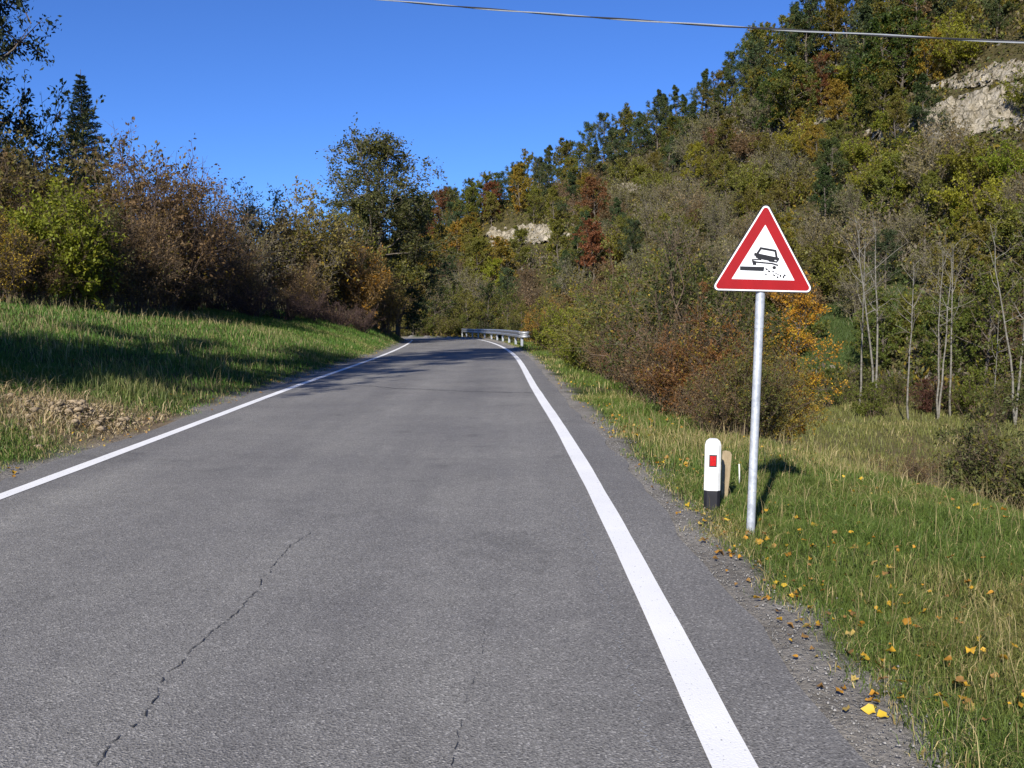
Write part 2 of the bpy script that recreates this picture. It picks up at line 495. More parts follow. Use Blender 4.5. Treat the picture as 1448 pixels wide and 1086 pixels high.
# ------------------------------------------------------------------ road, lines, cracks
def strip(name, mat, s0, s1, dz, i0=0, i1=None, ncross=2, wob=0.0, every=1):
    """a sheet along the road between lateral offsets s0 and s1 (from the right edge line)"""
    idx = np.arange(i0, len(RL) if i1 is None else i1, every)
    V = []
    for j, f in enumerate(np.linspace(0, 1, ncross)):
        s_ = s0 + (s1 - s0) * f
        w = 0
        if wob and j in (0, ncross - 1):
            w = (fbm(RL[idx, 1] + RL[idx, 0], 0 * idx + j * 9, 1.1, 4) - .5) * wob
        p = RL[idx] + RN[idx] * (s_ + w)[:, None] if hasattr(w, '__len__') else RL[idx] + RN[idx] * s_
        V.append(np.column_stack([p, RZ[idx] + dz]))
    V = np.stack(V, 1); n, k = V.shape[:2]
    a = (np.arange(n - 1)[:, None] * k + np.arange(k - 1)[None, :]).ravel()
    q = np.stack([a, a + 1, a + k + 1, a + k], 1)
    return link(name, mesh_np(name, V.reshape(-1, 3), q, mats=[mat]))
rd = strip('road', M['asphalt'], -ROAD_W - .38, .43, 0, ncross=10, wob=.22)
tag(rd, kind='structure')
tag(strip('road_edge_line', M['paint'], -.075, .075, .004, wob=.012), kind='structure')
tag(strip('road_edge_line', M['paint'], -ROAD_W - .07, -ROAD_W + .07, .004, wob=.012), kind='structure')

def road_pt(px, py):
    Y = np.concatenate([np.arange(1.5, 40, .01), np.arange(40, 90, .1)])
    v = (CY - py) / F_PX
    t = Y / (cp + v * sp)
    Z = CAM_H + (-sp + v * cp) * t
    i = np.nonzero(Z <= zroad(Y))[0][0]
    return Vector(((px - CX) / F_PX * t[i], Y[i], 0))

def ribbon(name, mat, pix, w0, w1, jag, dz=.004, gap=0.0, step=.03):
    pts = [road_pt(*p) for p in pix]
    path = []
    for a, b in zip(pts[:-1], pts[1:]):
        n = max(2, int((b - a).length / step))
        path += [a.lerp(b, k / n) for k in range(n)]
    path.append(pts[-1])
    V = []; Q = []; off = 0.0; rg = random.Random(len(pix) * 7 + int(pix[0][0]))
    n = len(path)
    for k, p in enumerate(path):
        d = (path[min(k + 1, n - 1)] - path[max(k - 1, 0)]).normalized(); nn = Vector((d.y, -d.x, 0))
        off = off * .9 + rg.uniform(-jag, jag)
        w = (w0 + (w1 - w0) * k / n) * rg.uniform(.35, 1.5)
        c = p + nn * off
        z = float(zroad(c.y)) + dz
        V += [(c.x + nn.x * w / 2, c.y + nn.y * w / 2, z), (c.x - nn.x * w / 2, c.y - nn.y * w / 2, z)]
        if k and rg.random() > gap: Q.append((2 * k - 2, 2 * k - 1, 2 * k + 1, 2 * k))
    return link(name, mesh_np(name, V, Q, mats=[mat]))
tag(ribbon('road_crack', M['crack'], [(132, 1090), (165, 1052), (225, 975), (270, 920), (335, 860), (385, 800), (440, 752)], .0055, .0035, .012, gap=.2), kind='structure')
tag(ribbon('road_crack', M['crack'], [(640, 1090), (655, 1020), (668, 930), (690, 868)], .0022, .002, .012, gap=.55), kind='structure')
tag(ribbon('road_crack', M['crack'], [(440, 752), (500, 700), (560, 640), (600, 590)], .002, .003, .016, gap=.6), kind='structure')
tag(ribbon('road_seam', M['seam'], [(500, 545), (560, 549), (650, 553), (757, 556)], .05, .05, .02, gap=.05), kind='structure')
tag(ribbon('paint_drip_trail', M['scuff'], [(808, 715), (826, 752), (842, 800), (868, 880), (890, 950), (912, 1020), (930, 1086)], .010, .007, .010, gap=.45, step=.008), kind='structure')

# ------------------------------------------------------------------ grass
def grass_patch(n, xr, yr, dens_fn, hgt, wid, pal, seed, lean=.5):
    rg = np.random.default_rng(seed)
    x = rg.uniform(*xr, n); y = yr[0] + (yr[1] - yr[0]) * rg.random(n) ** 1.0
    s, i = road_coord(x, y)
    keep = rg.random(n) < dens_fn(x, y, s)
    x, y, s = x[keep], y[keep], s[keep]; n = len(x)
    z = ground(x, y) - .01
    dist = np.hypot(x, y)
    clump = fbm(x, y, 2.2, 12); cl2 = fbm(x, y, .55, 13)
    h = hgt * (.45 + 1.1 * clump) * rg.uniform(.5, 1.35, n)
    edge_ = np.maximum(s - .45, -s - ROAD_W - .35)
    h *= .45 + .55 * sstep(.05, .9, edge_)
    w = wid * rg.uniform(.6, 1.4, n) * np.clip(dist / 9, .75, 3)
    az = rg.uniform(0, 2 * np.pi, n)
    ld = rg.uniform(0, 2 * np.pi, n); lm = lean * rg.random(n) ** .8
    lx, ly = np.cos(ld) * lm * h, np.sin(ld) * lm * h
    ax, ay = np.cos(az) * w / 2, np.sin(az) * w / 2
    V = np.empty((n, 5, 3))
    V[:, 0] = np.stack([x - ax, y - ay, z], 1); V[:, 1] = np.stack([x + ax, y + ay, z], 1)
    mx, my, mz = x + lx * .35, y + ly * .35, z + h * .6
    V[:, 2] = np.stack([mx + ax * .8, my + ay * .8, mz], 1); V[:, 3] = np.stack([mx - ax * .8, my - ay * .8, mz], 1)
    V[:, 4] = np.stack([x + lx * 1.1, y + ly * 1.1, z + h * (1 - .3 * lm)], 1)
    b = np.arange(n)[:, None] * 5
    Q = b + np.array([[0, 1, 2, 3]]); T = b + np.array([[3, 2, 4]])
    pal = np.array(pal)
    # green / yellow-green / straw by patch plus single-blade variation
    dry = np.clip((cl2 - .47) * 2.2 + rg.normal(0, .22, n), 0, 1)
    col = pal[0] * (1 - dry[:, None]) + pal[1] * dry[:, None]
    straw = rg.random(n) < (.05 + .20 * sstep(.52, .75, cl2) + .25 * (1 - sstep(.1, .6, edge_)))
    col[straw] = pal[2]
    col *= rg.uniform(.65, 1.35, (n, 1))
    c4 = np.repeat(np.concatenate([col, np.ones((n, 1))], 1), 5, 0)
    return V.reshape(-1, 3), Q, T, c4
def merge_grass(name, parts, mat='grass'):
    V = []; Q = []; T = []; C = []; o = 0
    for v, q, t, c in parts:
        V.append(v); Q.append(q + o); T.append(t + o); C.append(c); o += len(v)
    me = mesh_np(name, np.concatenate(V), np.concatenate(Q), np.concatenate(T), [M[mat]], attrs={'blade': ('FLOAT_COLOR', np.concatenate(C))})
    return tag(link(name, me), kind='stuff')
def view_ok(x, y, pad=.06):
    return (np.abs(x) < (.51 + pad) * y + .8)
def dR(x, y, s):
    rag = (fbm(x, y, 1.9, 21) - .5) * .55
    e = s - .45 + rag - np.interp(y, [0, 4, 6.5, 9], [.06, .04, .0, 0.])
    lim = np.interp(y, [0, 8, 12, 15, 30, 70, 90], [9, 9, 6, 3.4, 3, 3.5, 4])
    d = sstep(.10, .42, e) * (s < lim) * view_ok(x, y)
    bare = sstep(.35, .5, fbm(x, y, .8, 23))
    return d * (.35 + .65 * bare)
def dL(x, y, s):
    e = -s - ROAD_W - .35 + (fbm(x, y, 1.7, 22) - .5) * .5
    d = sstep(0.0, .5, e) * view_ok(x, y)
    rub = np.hypot((x - RUB.x) / 1.5, (y - RUB.y) / 1.9)
    return d * (.12 + .88 * sstep(.75, 1.15, rub + (fbm(x, y, 1.5, 24) - .5) * .7))
RUB = ray_ground(105, 588)
palR = [(.085, .128, .024), (.160, .155, .045), (.36, .29, .14)]
palL = [(.068, .135, .022), (.125, .155, .035), (.30, .25, .12)]
g = [grass_patch(330000, (1.0, 6.5), (2.2, 9.5), dR, .115, .0046, palR, 31, 1.15),
     grass_patch(120000, (.8, 9), (9.5, 18), dR, .12, .005, palR, 32, .7),
     grass_patch(90000, (-4, 6), (18, 60), dR, .13, .005, palR, 33, .6)]
g.append(grass_patch(26000, (1.1, 6), (2.2, 11), dR, .07, .017, [(.07, .11, .025), (.11, .125, .03), (.20, .15, .06)], 40, 1.9))
g.append(grass_patch(5200, (1.4, 7), (2.6, 16), dR, .30, .0034, [(.30, .24, .12), (.34, .28, .15), (.24, .18, .09)], 43, .7))
merge_grass('verge_grass', g)
g = [grass_patch(150000, (-10, -4.2), (7.5, 16), dL, .10, .0048, palL, 34, .7),
     grass_patch(230000, (-26, -4.2), (16, 46), dL, .11, .0052, palL, 35, .6),
     grass_patch(70000, (-16, -5), (46, 84), dL, .16, .0055, palL, 36, .6)]
# taller tuft beside the rubble
tp = ray_ground(190, 562)
def dT(x, y, s): return np.exp(-(((x - tp.x) / .9) ** 2 + ((y - tp.y) / 1.3) ** 2)) * (s < -ROAD_W - .7)
g.append(grass_patch(14000, (tp.x - 2.2, tp.x + 2.2), (tp.y - 3, tp.y + 3), dT, .26, .0055, [(.10, .13, .035), (.20, .19, .07), (.36, .30, .16)], 37, .55))
g.append(grass_patch(9000, (-16, -4.4), (8, 34), dL, .27, .0036, [(.26, .22, .11), (.32, .26, .14), (.22, .17, .09)], 44, .7))
merge_grass('bank_grass', g)
# dry valley grass seen below the embankment
def dV(x, y, s): return (s > 4.5) * view_ok(x, y) * .9
_pc = ray_ground(1165, 462)
def dP(x, y, s): return np.hypot((x - _pc.x) / 6.2, (y - _pc.y) / 10) < 1
merge_grass('valley_grass', [grass_patch(26000, (_pc.x - 7, _pc.x + 7), (_pc.y - 11, _pc.y + 11), dP, .28, .016, [(.055, .085, .024), (.085, .10, .03), (.15, .13, .05)], 45, .9), grass_patch(120000, (3, 40), (12, 62), dV, .24, .008, [(.13, .14, .04), (.19, .17, .06), (.30, .25, .12)], 38, .7)])

# fallen yellow leaves
def leaf_litter(name, pts, size, seed):
    rg = np.random.default_rng(seed); n = len(pts)
    ang = np.linspace(0, 2 * np.pi, 10, endpoint=False)
    rad = np.array([1, .72, .88, .68, .8, .45, .8, .68, .88, .72])
    sz = size * np.clip(rg.lognormal(-.25, .4, n), .3, 1.25)
    ux = np.stack([np.cos(a := rg.uniform(0, 6.28, n)), np.sin(a), rg.normal(0, .35, n)], 1); ux /= np.linalg.norm(ux, axis=1)[:, None]
    up = np.stack([rg.normal(0, .4, n), rg.normal(0, .4, n), np.ones(n)], 1)
    uy = np.cross(up, ux); uy /= np.linalg.norm(uy, axis=1)[:, None]; un = np.cross(ux, uy)
    V = np.empty((n, 11, 3)); V[:, 0] = pts
    for k in range(10):
        r_ = (sz * rad[k] * rg.uniform(.8, 1.1, n))[:, None]
        curl = (.35 * (math.sin(ang[k]) ** 2) * sz * rg.uniform(-.4, 2.2, n))[:, None]
        V[:, k + 1] = pts + ux * math.cos(ang[k]) * r_ + uy * math.sin(ang[k]) * r_ * .8 + un * curl
    T = np.arange(n)[:, None, None] * 11 + np.array([[0, k + 1, (k + 1) % 10 + 1] for k in range(10)])[None]
    pal = np.array([(.62, .36, .03), (.55, .27, .03), (.50, .36, .10), (.36, .20, .06), (.70, .47, .04)])
    c = pal[rg.choice(5, n, p=[.28, .22, .18, .26, .06])] * rg.uniform(.4, .9, (n, 1))
    c4 = np.repeat(np.concatenate([c, np.ones((n, 1))], 1), 11, 0)
    me = mesh_np(name, V.reshape(-1, 3), None, T.reshape(-1, 3), [M['fallen']], attrs={'blade': ('FLOAT_COLOR', c4)})
    return tag(link(name, me), kind='stuff')
rg = np.random.default_rng(51)
def litter_pts(n, sfun, yr, hi):
    y = yr[0] + (yr[1] - yr[0]) * rg.random(n) ** 1.5
    x0 = np.interp(y, RL[:, 1][RL[:, 1] < 74], RL[:, 0][RL[:, 1] < 74])
    x = x0 + sfun(n)
    cl = fbm(x, y, 1.3, 41); k = rg.random(n) < sstep(.36, .62, cl)
    x, y = x[k], y[k]
    z = ground(x, y); s, _ = road_coord(x, y)
    e = np.maximum(s - .45, -s - ROAD_W - .35)
    z = np.where(e < .12, np.maximum(z, zroad(y)) + .012, z + rg.uniform(.02, hi, len(x)) * sstep(.1, .5, e) + .012)
    return np.stack([x, y, z], 1)
lp = np.concatenate([litter_pts(650, lambda n: .48 + np.abs(rg.normal(0, .5, n)), (2.4, 24), .05),
                     litter_pts(1500, lambda n: .6 + rg.random(n) * 3.6, (2.6, 15), .09),
                     litter_pts(420, lambda n: -ROAD_W - .28 - np.abs(rg.normal(0, .4, n)), (7.5, 40), .04),
                     litter_pts(200, lambda n: -ROAD_W - .6 - rg.random(n) * 3.5, (8, 20), .07)])
leaf_litter('fallen_leaves', lp, .027, 52)

# rubble heap on the left bank
def rubble(name, c, n, seed):
    rg = np.random.default_rng(seed)
    ico = bpy.data.meshes.new('tmp'); import bmesh
    bm = bmesh.new(); bmesh.ops.create_icosphere(bm, subdivisions=1, radius=1); bm.to_mesh(ico); bm.free()
    bv = np.array([v.co[:] for v in ico.vertices]); bf = np.array([p.vertices[:] for p in ico.polygons]); bpy.data.meshes.remove(ico)
    V = []; T = []
    for k in range(n):
        r_ = abs(rg.normal(0, .62)); a = rg.uniform(0, 6.28)
        x, y = c.x + r_ * math.cos(a) * 1.15, c.y + r_ * math.sin(a) * 1.5
        s, _ = road_coord([x], [y])
        if s[0] > -ROAD_W - .55: continue
        sz = .008 + .042 * rg.random() ** 5
        heap = .16 * math.exp(-r_ * r_ / .3)
        p = bv * rg.uniform(.45, 1.45, (len(bv), 1)) * sz * np.array([1.3, 1, .7])
        q = rg.uniform(0, 6.28); p = p @ np.array([[math.cos(q), math.sin(q), 0], [-math.sin(q), math.cos(q), 0], [0, 0, 1]])
        V.append(p + np.array([x, y, gz(x, y) + heap * rg.random() + sz * .3])); T.append(bf + len(V) * len(bv) - len(bv))
    me = mesh_np(name, np.concatenate(V), None, np.concatenate(T), [M['stone']])
    return tag(link(name, me), kind='stuff')
rubble('rubble', RUB, 1300, 61)

def gravel():
    rg = np.random.default_rng(63); n = 9000
    y = 2.0 + 12 * rg.random(n) ** 1.6; x0 = np.interp(y, RL[:, 1][RL[:, 1] < 74], RL[:, 0][RL[:, 1] < 74])
    x = x0 + .40 + np.abs(rg.normal(0, .19, n))
    z = np.maximum(ground(x, y), zroad(y) - .01) + .003
    sz = (.002 + .006 * rg.random(n) ** 4)[:, None, None]
    oc = np.array([(1, 0, 0), (-1, 0, 0), (0, 1, 0), (0, -1, 0), (0, 0, .8), (0, 0, -.8)], float)
    q = rg.uniform(0, 6.28, n); c_, s_ = np.cos(q), np.sin(q)
    P = oc[None] * rg.uniform(.6, 1.4, (n, 6, 1)) * sz
    P = np.stack([P[..., 0] * c_[:, None] - P[..., 1] * s_[:, None], P[..., 0] * s_[:, None] + P[..., 1] * c_[:, None], P[..., 2]], 2)
    V = P + np.stack([x, y, z], 1)[:, None]
    F = np.array([(0, 2, 4), (2, 1, 4), (1, 3, 4), (3, 0, 4), (2, 0, 5), (1, 2, 5), (3, 1, 5), (0, 3, 5)])
    T = (np.arange(n)[:, None, None] * 6 + F[None]).reshape(-1, 3)
    g_ = rg.uniform(.10, .30, n)[:, None] * np.array([[1.04, 1, .93]])
    c4 = np.repeat(np.concatenate([g_, np.ones((n, 1))], 1), 6, 0)
    tag(link('gravel', mesh_np('gravel', V.reshape(-1, 3), None, T, [M['fallen']], attrs={'blade': ('FLOAT_COLOR', c4)})), kind='stuff')
gravel()
# dry straw and twigs lying on the rubble heap
def dD(x, y, s): return np.exp(-(((x - RUB.x) / 1.2) ** 2 + ((y - RUB.y) / 1.7) ** 2)) * (s < -ROAD_W - .5)
merge_grass('dry_straw', [grass_patch(24000, (RUB.x - 2.6, RUB.x + 2.6), (RUB.y - 3.5, RUB.y + 3.5), dD, .17, .007, [(.34, .26, .15), (.26, .19, .10), (.42, .34, .22)], 39, 2.2)])

# ------------------------------------------------------------------ vegetation generators
def tubes(segs, k=3):
    """segs: list of (p0,p1,r0,r1) -> verts, quads"""
    if not len(segs): return np.zeros((0, 3)), np.zeros((0, 4), int)
    P0 = np.array([s[0] for s in segs]); P1 = np.array([s[1] for s in segs])
    r0 = np.array([s[2] for s in segs]); r1 = np.array([s[3] for s in segs])
    d = P1 - P0; d /= np.maximum(np.linalg.norm(d, axis=1), 1e-6)[:, None]
    ref = np.where(np.abs(d[:, 2:]) < .9, np.array([[0, 0, 1.]]), np.array([[1., 0, 0]]))
    a = np.cross(d, ref); a /= np.linalg.norm(a, axis=1)[:, None]; b = np.cross(d, a)
    n = len(P0); V = np.empty((n, 2 * k, 3))
    for j in range(k):
        q = 2 * math.pi * j / k; o = a * math.cos(q) + b * math.sin(q)
        V[:, j] = P0 + o * r0[:, None]; V[:, k + j] = P1 + o * r1[:, None]
    F = np.array([[j, (j + 1) % k, k + (j + 1) % k, k + j] for j in range(k)])
    Q = (np.arange(n)[:, None, None] * 2 * k + F[None]).reshape(-1, 4)
    return V.reshape(-1, 3), Q

def leaves(rg, C, D, size, aspect=.55, jit=.9, up=.25):
    """diamond leaves at points C pointing roughly along D"""
    n = len(C)
    d = D + rg.normal(0, jit, (n, 3)); d /= np.linalg.norm(d, axis=1)[:, None]
    nr = rg.normal(0, 1, (n, 3)) + np.array([0, 0, up * 4]); sd = np.cross(d, nr); sd /= np.maximum(np.linalg.norm(sd, axis=1), 1e-6)[:, None]
    s_ = (size * rg.uniform(.6, 1.4, n))[:, None]
    nn = np.cross(sd, d)
    V = np.empty((n, 4, 3))
    V[:, 0] = C; V[:, 1] = C + d * s_ * .5 + sd * s_ * aspect * .5 + nn * s_ * .08
    V[:, 2] = C + d * s_; V[:, 3] = C + d * s_ * .5 - sd * s_ * aspect * .5 + nn * s_ * .08
    return V

def crown_mesh(name, tw_segs, L, tones, lm='leaf', k=3):
    tv, tq = tubes(tw_segs, k)
    nl = len(L); lv = L.reshape(-1, 3)
    V = np.concatenate([tv, lv]) if nl else tv
    lq = np.arange(nl * 4).reshape(-1, 4) + len(tv)
    Q = np.concatenate([tq, lq]) if nl else tq
    mi = np.concatenate([np.ones(len(tq), np.int32), np.zeros(nl, np.int32)])
    tone = np.concatenate([np.zeros(len(tv)), np.repeat(tones, 4)])
    return mesh_np(name, V, Q, mats=[M[lm], M['twig']], midx_q=mi, attrs={'tone': ('FLOAT', tone)})

def npv(*a): return np.array(a, float)
def unit(v): return v / max(np.linalg.norm(v), 1e-9)

def make_tree(seed, h, r, base=.3, limbs=20, sub=5, tw=3, per=14, size=.2, shape='round', trunk_r=None, lm='leaf',
              bark_m='bark', aspect=.55, spread=.35, sparse=1.0, droop=0.0, forks=1, topbare=0.0):
    """tapered trunk with limbs; crown = twigs + leaf-sized faces gathered in clumps at the twig ends"""
    rg = np.random.default_rng(seed)
    trunk_r = trunk_r or h * .017
    T = []; W = []; C = []; Dd = []; TN = []
    tops = []
    for fk in range(forks):
        pts = []; x = y = 0.0
        lx, ly = (rg.normal(0, .14, 2) if forks > 1 else rg.normal(0, .03, 2))
        n = 9
        for i in range(n + 1):
            f = i / n
            pts.append(npv(x, y, h * .93 * f - .15 * (i == 0)))
            x += (lx + rg.normal(0, .05)) * h / n; y += (ly + rg.normal(0, .05)) * h / n
        for i in range(n):
            T.append((pts[i], pts[i + 1], trunk_r * (1 - i / n) ** .9 + .012, trunk_r * (1 - (i + 1) / n) ** .9 + .012))
        tops.append(pts)
    lump = rg.uniform(.72, 1.22, 9)
    for li in range(limbs):
        pts = tops[li % forks]
        f = base + (.97 - base) * (li + .5) / limbs
        f = min(.97, max(base * .8, f + rg.normal(0, .03)))
        p = np.array([np.interp(f, np.linspace(0, 1, len(pts)), [q[a] for q in pts]) for a in range(3)])
        g = (f - base) / (1 - base)
        if shape == 'round': env = math.sqrt(max(.02, 1 - (1.75 * (g - .40)) ** 2)) if g > .40 else .62 + .38 * math.sin(max(g, 0) / .40 * math.pi / 2)
        elif shape == 'cone': env = 1.02 - .95 * g
        else: env = .55 + .45 * math.sin(math.pi * min(1, max(0, g)) ** .8)   # column
        az = li * 2.4 + rg.normal(0, .35)
        el = R(12 + 50 * g) + rg.normal(0, .15) - droop
        ln = r * env * lump[int((az % 6.283) / 6.283 * 9) % 9] * rg.uniform(.75, 1.08)
        d = npv(math.cos(az) * math.cos(el), math.sin(az) * math.cos(el), math.sin(el))
        lr = max(.012, trunk_r * .42 * (1 - .6 * g)); pa = rg.choice([.02, .08, .5], p=[.5, .3, .2])
        q = p.copy(); seg = 4; path = [q]
        for i in range(seg):
            d = unit(d + rg.normal(0, .16, 3) + npv(0, 0, .07 - droop * .2))
            q2 = q + d * ln / seg
            T.append((q, q2, lr * (1 - i / seg) + .006, lr * (1 - (i + 1) / seg) + .006))
            q = q2; path.append(q)
        for sj in range(sub):
            t = rg.uniform(.25, 1) if sj else 1.0
            i = min(seg - 1, int(t * seg)); bp = path[i] + (path[i + 1] - path[i]) * (t * seg - i)
            sdv = unit(unit(path[i + 1] - path[i]) * .6 + rg.normal(0, .65, 3) + npv(0, 0, .15 - droop * .3))
            sl = ln * spread * rg.uniform(.6, 1.2) * (1.15 - .4 * t) + .1
            ep = bp + sdv * sl
            W.append((bp, ep, lr * .35 + .004, .004))
            for k in range(tw):
                u = rg.uniform(.3, 1.0)
                b2 = bp + sdv * sl * u
                dv = unit(sdv * .6 + rg.normal(0, .7, 3) + npv(0, 0, .1))
                tl = sl * rg.uniform(.3, .7)
                W.append((b2, b2 + dv * tl, .006, .003))
                m = max(1, int(per * sparse * rg.uniform(.3, 1.5) * (1 - topbare * min(1, max(0, g)) ** .7)))
                uu = rg.random(m)[:, None]
                C.append(b2 + dv * tl * uu + rg.normal(0, tl * .13 + size * .15, (m, 3))); Dd.append(np.repeat(dv[None], m, 0)); TN.append(np.where(rg.random(m) < pa, .905 + .09 * rg.random(m), .85 * rg.random(m)))
    tvv, tq = tubes(T, 6)
    tr = mesh_np('trunk', tvv, tq, mats=[M[bark_m]], smooth=True)
    C = np.concatenate(C) if C else np.zeros((0, 3)); Dd = np.concatenate(Dd) if len(C) else C
    L = leaves(rg, C, Dd, size, aspect) if len(C) else np.zeros((0, 4, 3))
    cr = crown_mesh('crown', W, L, np.concatenate(TN), lm)
    return tr, cr

def make_spruce(seed, h, r, size=.14):
    rg = np.random.default_rng(seed)
    T = [(npv(0, 0, -.2), npv(0, 0, h * .5), h * .014, h * .009), (npv(0, 0, h * .5), npv(0, 0, h), h * .009, .01)]
    W = []; C = []; D = []
    nw = int(h * 4.2)
    for w in range(nw):
        f = .04 + .95 * (w / nw); z = h * f
        ln0 = r * (1 - f) ** .95 + .03
        for b in range(7):
            az = b * 6.283 / 7 + w * .8 + rg.normal(0, .2); ln = ln0 * rg.uniform(.7, 1.12)
            d = npv(math.cos(az), math.sin(az), -.25 + .5 * f)
            p = npv(0, 0, z + rg.normal(0, .06)); e = p + d * ln + npv(0, 0, .12 * ln)
            W.append((p, e, .02 * (1 - f) + .006, .004))
            m = int(20 + ln * 80)
            t = rg.random(m) ** .8; side = rg.choice([-1, 1], m)
            sd = npv(-math.sin(az), math.cos(az), 0)
            wd = .28 * ln * (1.05 - t) + .03
            off = side * rg.random(m) * wd
            C.append(p + (e - p) * t[:, None] + sd * off[:, None] + np.stack([0 * t, 0 * t, -rg.random(m) * .10 - .03], 1))
            D.append(unit(d) * .9 + sd * side[:, None] * .7)
    C = np.concatenate(C); D = np.concatenate(D)
    L = leaves(rg, C, D, size, .3, .35, .3)
    tv, tq = tubes(T, 8)
    return mesh_np('trunk', tv, tq, mats=[M['bark']], smooth=True), crown_mesh('crown', W, L, rg.random(len(L)), 'needle')

def make_shrub(seed, h, r, stems=18, tw=14, per=5, size=.07, aspect=.55, stem_r=.016, lm='leaf', erect=.5, kind3=True, tip=.35):
    """many stems from one base, twigs, small leaves; returns stems mesh and foliage mesh"""
    rg = np.random.default_rng(seed)
    S = []; W = []; C = []; D = []; TN = []
    lump = rg.uniform(.62, 1.25, 7)
    for s_ in range(stems):
        az = rg.uniform(0, 6.283); u = math.sqrt(rg.random())
        rr = r * u * rg.uniform(.85, 1.1); lz = lump[int(az / 6.284 * 7)]; rr *= .6 + .4 * lz; hh = h * (1 - .5 * u ** 2.2) * rg.uniform(.6, 1.08) * (.55 + .45 * lz)
        lf = rg.lognormal(-.15, .7); pa = rg.choice([.02, .08, .55], p=[.5, .3, .2])
        b0 = npv(math.cos(az) * r * .22 * u, math.sin(az) * r * .22 * u, -.1)
        e = npv(math.cos(az) * rr, math.sin(az) * rr, hh)
        m = npv(math.cos(az) * rr * (.25 + .5 * (1 - erect)), math.sin(az) * rr * (.25 + .5 * (1 - erect)), hh * (.5 + .25 * erect)) + rg.normal(0, .08 * r, 3)
        N = 7; pts = [(1 - t) ** 2 * b0 + 2 * t * (1 - t) * m + t * t * e + rg.normal(0, .018 * h, 3) * (0 < t < 1) for t in np.linspace(0, 1, N)]
        for i in range(N - 1):
            S.append((pts[i], pts[i + 1], stem_r * (1 - i / N) + .003, stem_r * (1 - (i + 1) / N) + .003))
        for k in range(tw):
            t = rg.uniform(.12, 1.0) ** .8 * (N - 1) * .999; i = int(t)
            bp = pts[i] + (pts[i + 1] - pts[i]) * (t - i)
            tg = unit(pts[i + 1] - pts[i])
            dv = unit(tg * .55 + rg.normal(0, .6, 3) + npv(0, 0, .2))
            tl = h * rg.uniform(.07, .2) + .05
            mid = bp + dv * tl * .5 + rg.normal(0, tl * .06, 3); ep = mid + unit(dv + rg.normal(0, .3, 3)) * tl * .5
            W.append((bp, mid, stem_r * .42, stem_r * .3)); W.append((mid, ep, stem_r * .3, stem_r * .14))
            for _ in range(2):
                d3 = unit(dv + rg.normal(0, .6, 3)); q = bp + (ep - bp) * rg.uniform(.3, .9)
                W.append((q, q + d3 * tl * rg.uniform(.25, .55), stem_r * .25, stem_r * .1))
                mm = rg.poisson(per * lf)
                if mm:
                    uu = rg.random(mm)[:, None]
                    C.append(q + d3 * tl * .5 * uu + rg.normal(0, tl * .09, (mm, 3))); D.append(np.repeat(d3[None], mm, 0)); TN.append(np.where(rg.random(mm) < pa, .905 + .09 * rg.random(mm), .85 * rg.random(mm)))
    bases = [q[0] for q in S if q[0][2] < -.05]
    for q in bases: S.append((npv(0, 0, -.16), q + npv(0, 0, .02), stem_r * 1.3, stem_r * 1.2))
    sv, sq = tubes(S, 4)
    st = mesh_np('stems', sv, sq, mats=[M['twig']])
    C = np.concatenate(C) if C else np.zeros((0, 3)); D = np.concatenate(D) if len(C) else C
    L = leaves(rg, C, D, size, aspect) if len(C) else np.zeros((0, 4, 3))
    return st, crown_mesh('foliage', W, L, np.concatenate(TN), lm)

NAMES = {'tree': ('trunk', 'crown'), 'shrub': ('stems', 'foliage')}
PLACED = []
def plant(proto, x, y, scale, color, accent=None, twig=(.11, .09, .07), name='tree', cat='tree', label=None, group=None, z=None, rot=None, sz=None, lean=0.0):
    kind = 'shrub' if proto[1].name.startswith('foliage') else 'tree'
    rr = random.uniform(0, 6.28) if rot is None else rot
    zz = gz(x, y) if z is None else z
    e = empty(name, (x, y, zz), (random.uniform(-lean, lean), random.uniform(-lean, lean), rr), (scale, scale, scale * (sz or 1)))
    for nm, me in zip(NAMES[kind], proto):
        o = link(nm, me, e)
        o.color = (*color, 1)
        o['accent'] = tuple(accent or color)
        o['twig'] = tuple(twig)
    tag(e, label, cat, group)
    return e

# ------------------------------------------------------------------ colours of foliage
DKGREEN = (.036, .052, .016); PINE = (.042, .060, .024); GREEN = (.085, .100, .020); OLIVE = (.125, .120, .024)
YELGREEN = (.17, .175, .018); OCHRE = (.20, .145, .022); ORANGE = (.32, .16, .018); RUST = (.15, .062, .028); BROWN = (.15, .10, .05)
GREYBR = (.155, .135, .065); YELLOW = (.42, .29, .03); NEARBLACK = (.018, .026, .012)
TW_BR = (.13, .095, .065); TW_GREY = (.19, .165, .12); TW_PURP = (.085, .056, .05); TW_PALE = (.20, .17, .13)

# prototypes
P_round = [make_tree(101 + i, 8, 3.3, .07, 26, 6, 4, 19, .20) for i in range(3)]
P_col = [make_tree(111 + i, 9, 2.5, .08, 26, 5, 4, 19, .20, 'col') for i in range(2)]
P_pine = [make_tree(121 + i, 8.5, 2.7, .10, 26, 6, 4, 21, .24, 'cone' if i else 'col', lm='needle', aspect=.26, droop=.1) for i in range(2)]
P_bush = [make_shrub(131 + i, 3.4, 2.5, 24, 18, 8.5, .16, .55, .02) for i in range(3)]
P_twig = [make_shrub(141 + i, 4.0, 2.3, 28, 22, 1.6, .16, .55, .022, erect=.8) for i in range(3)]

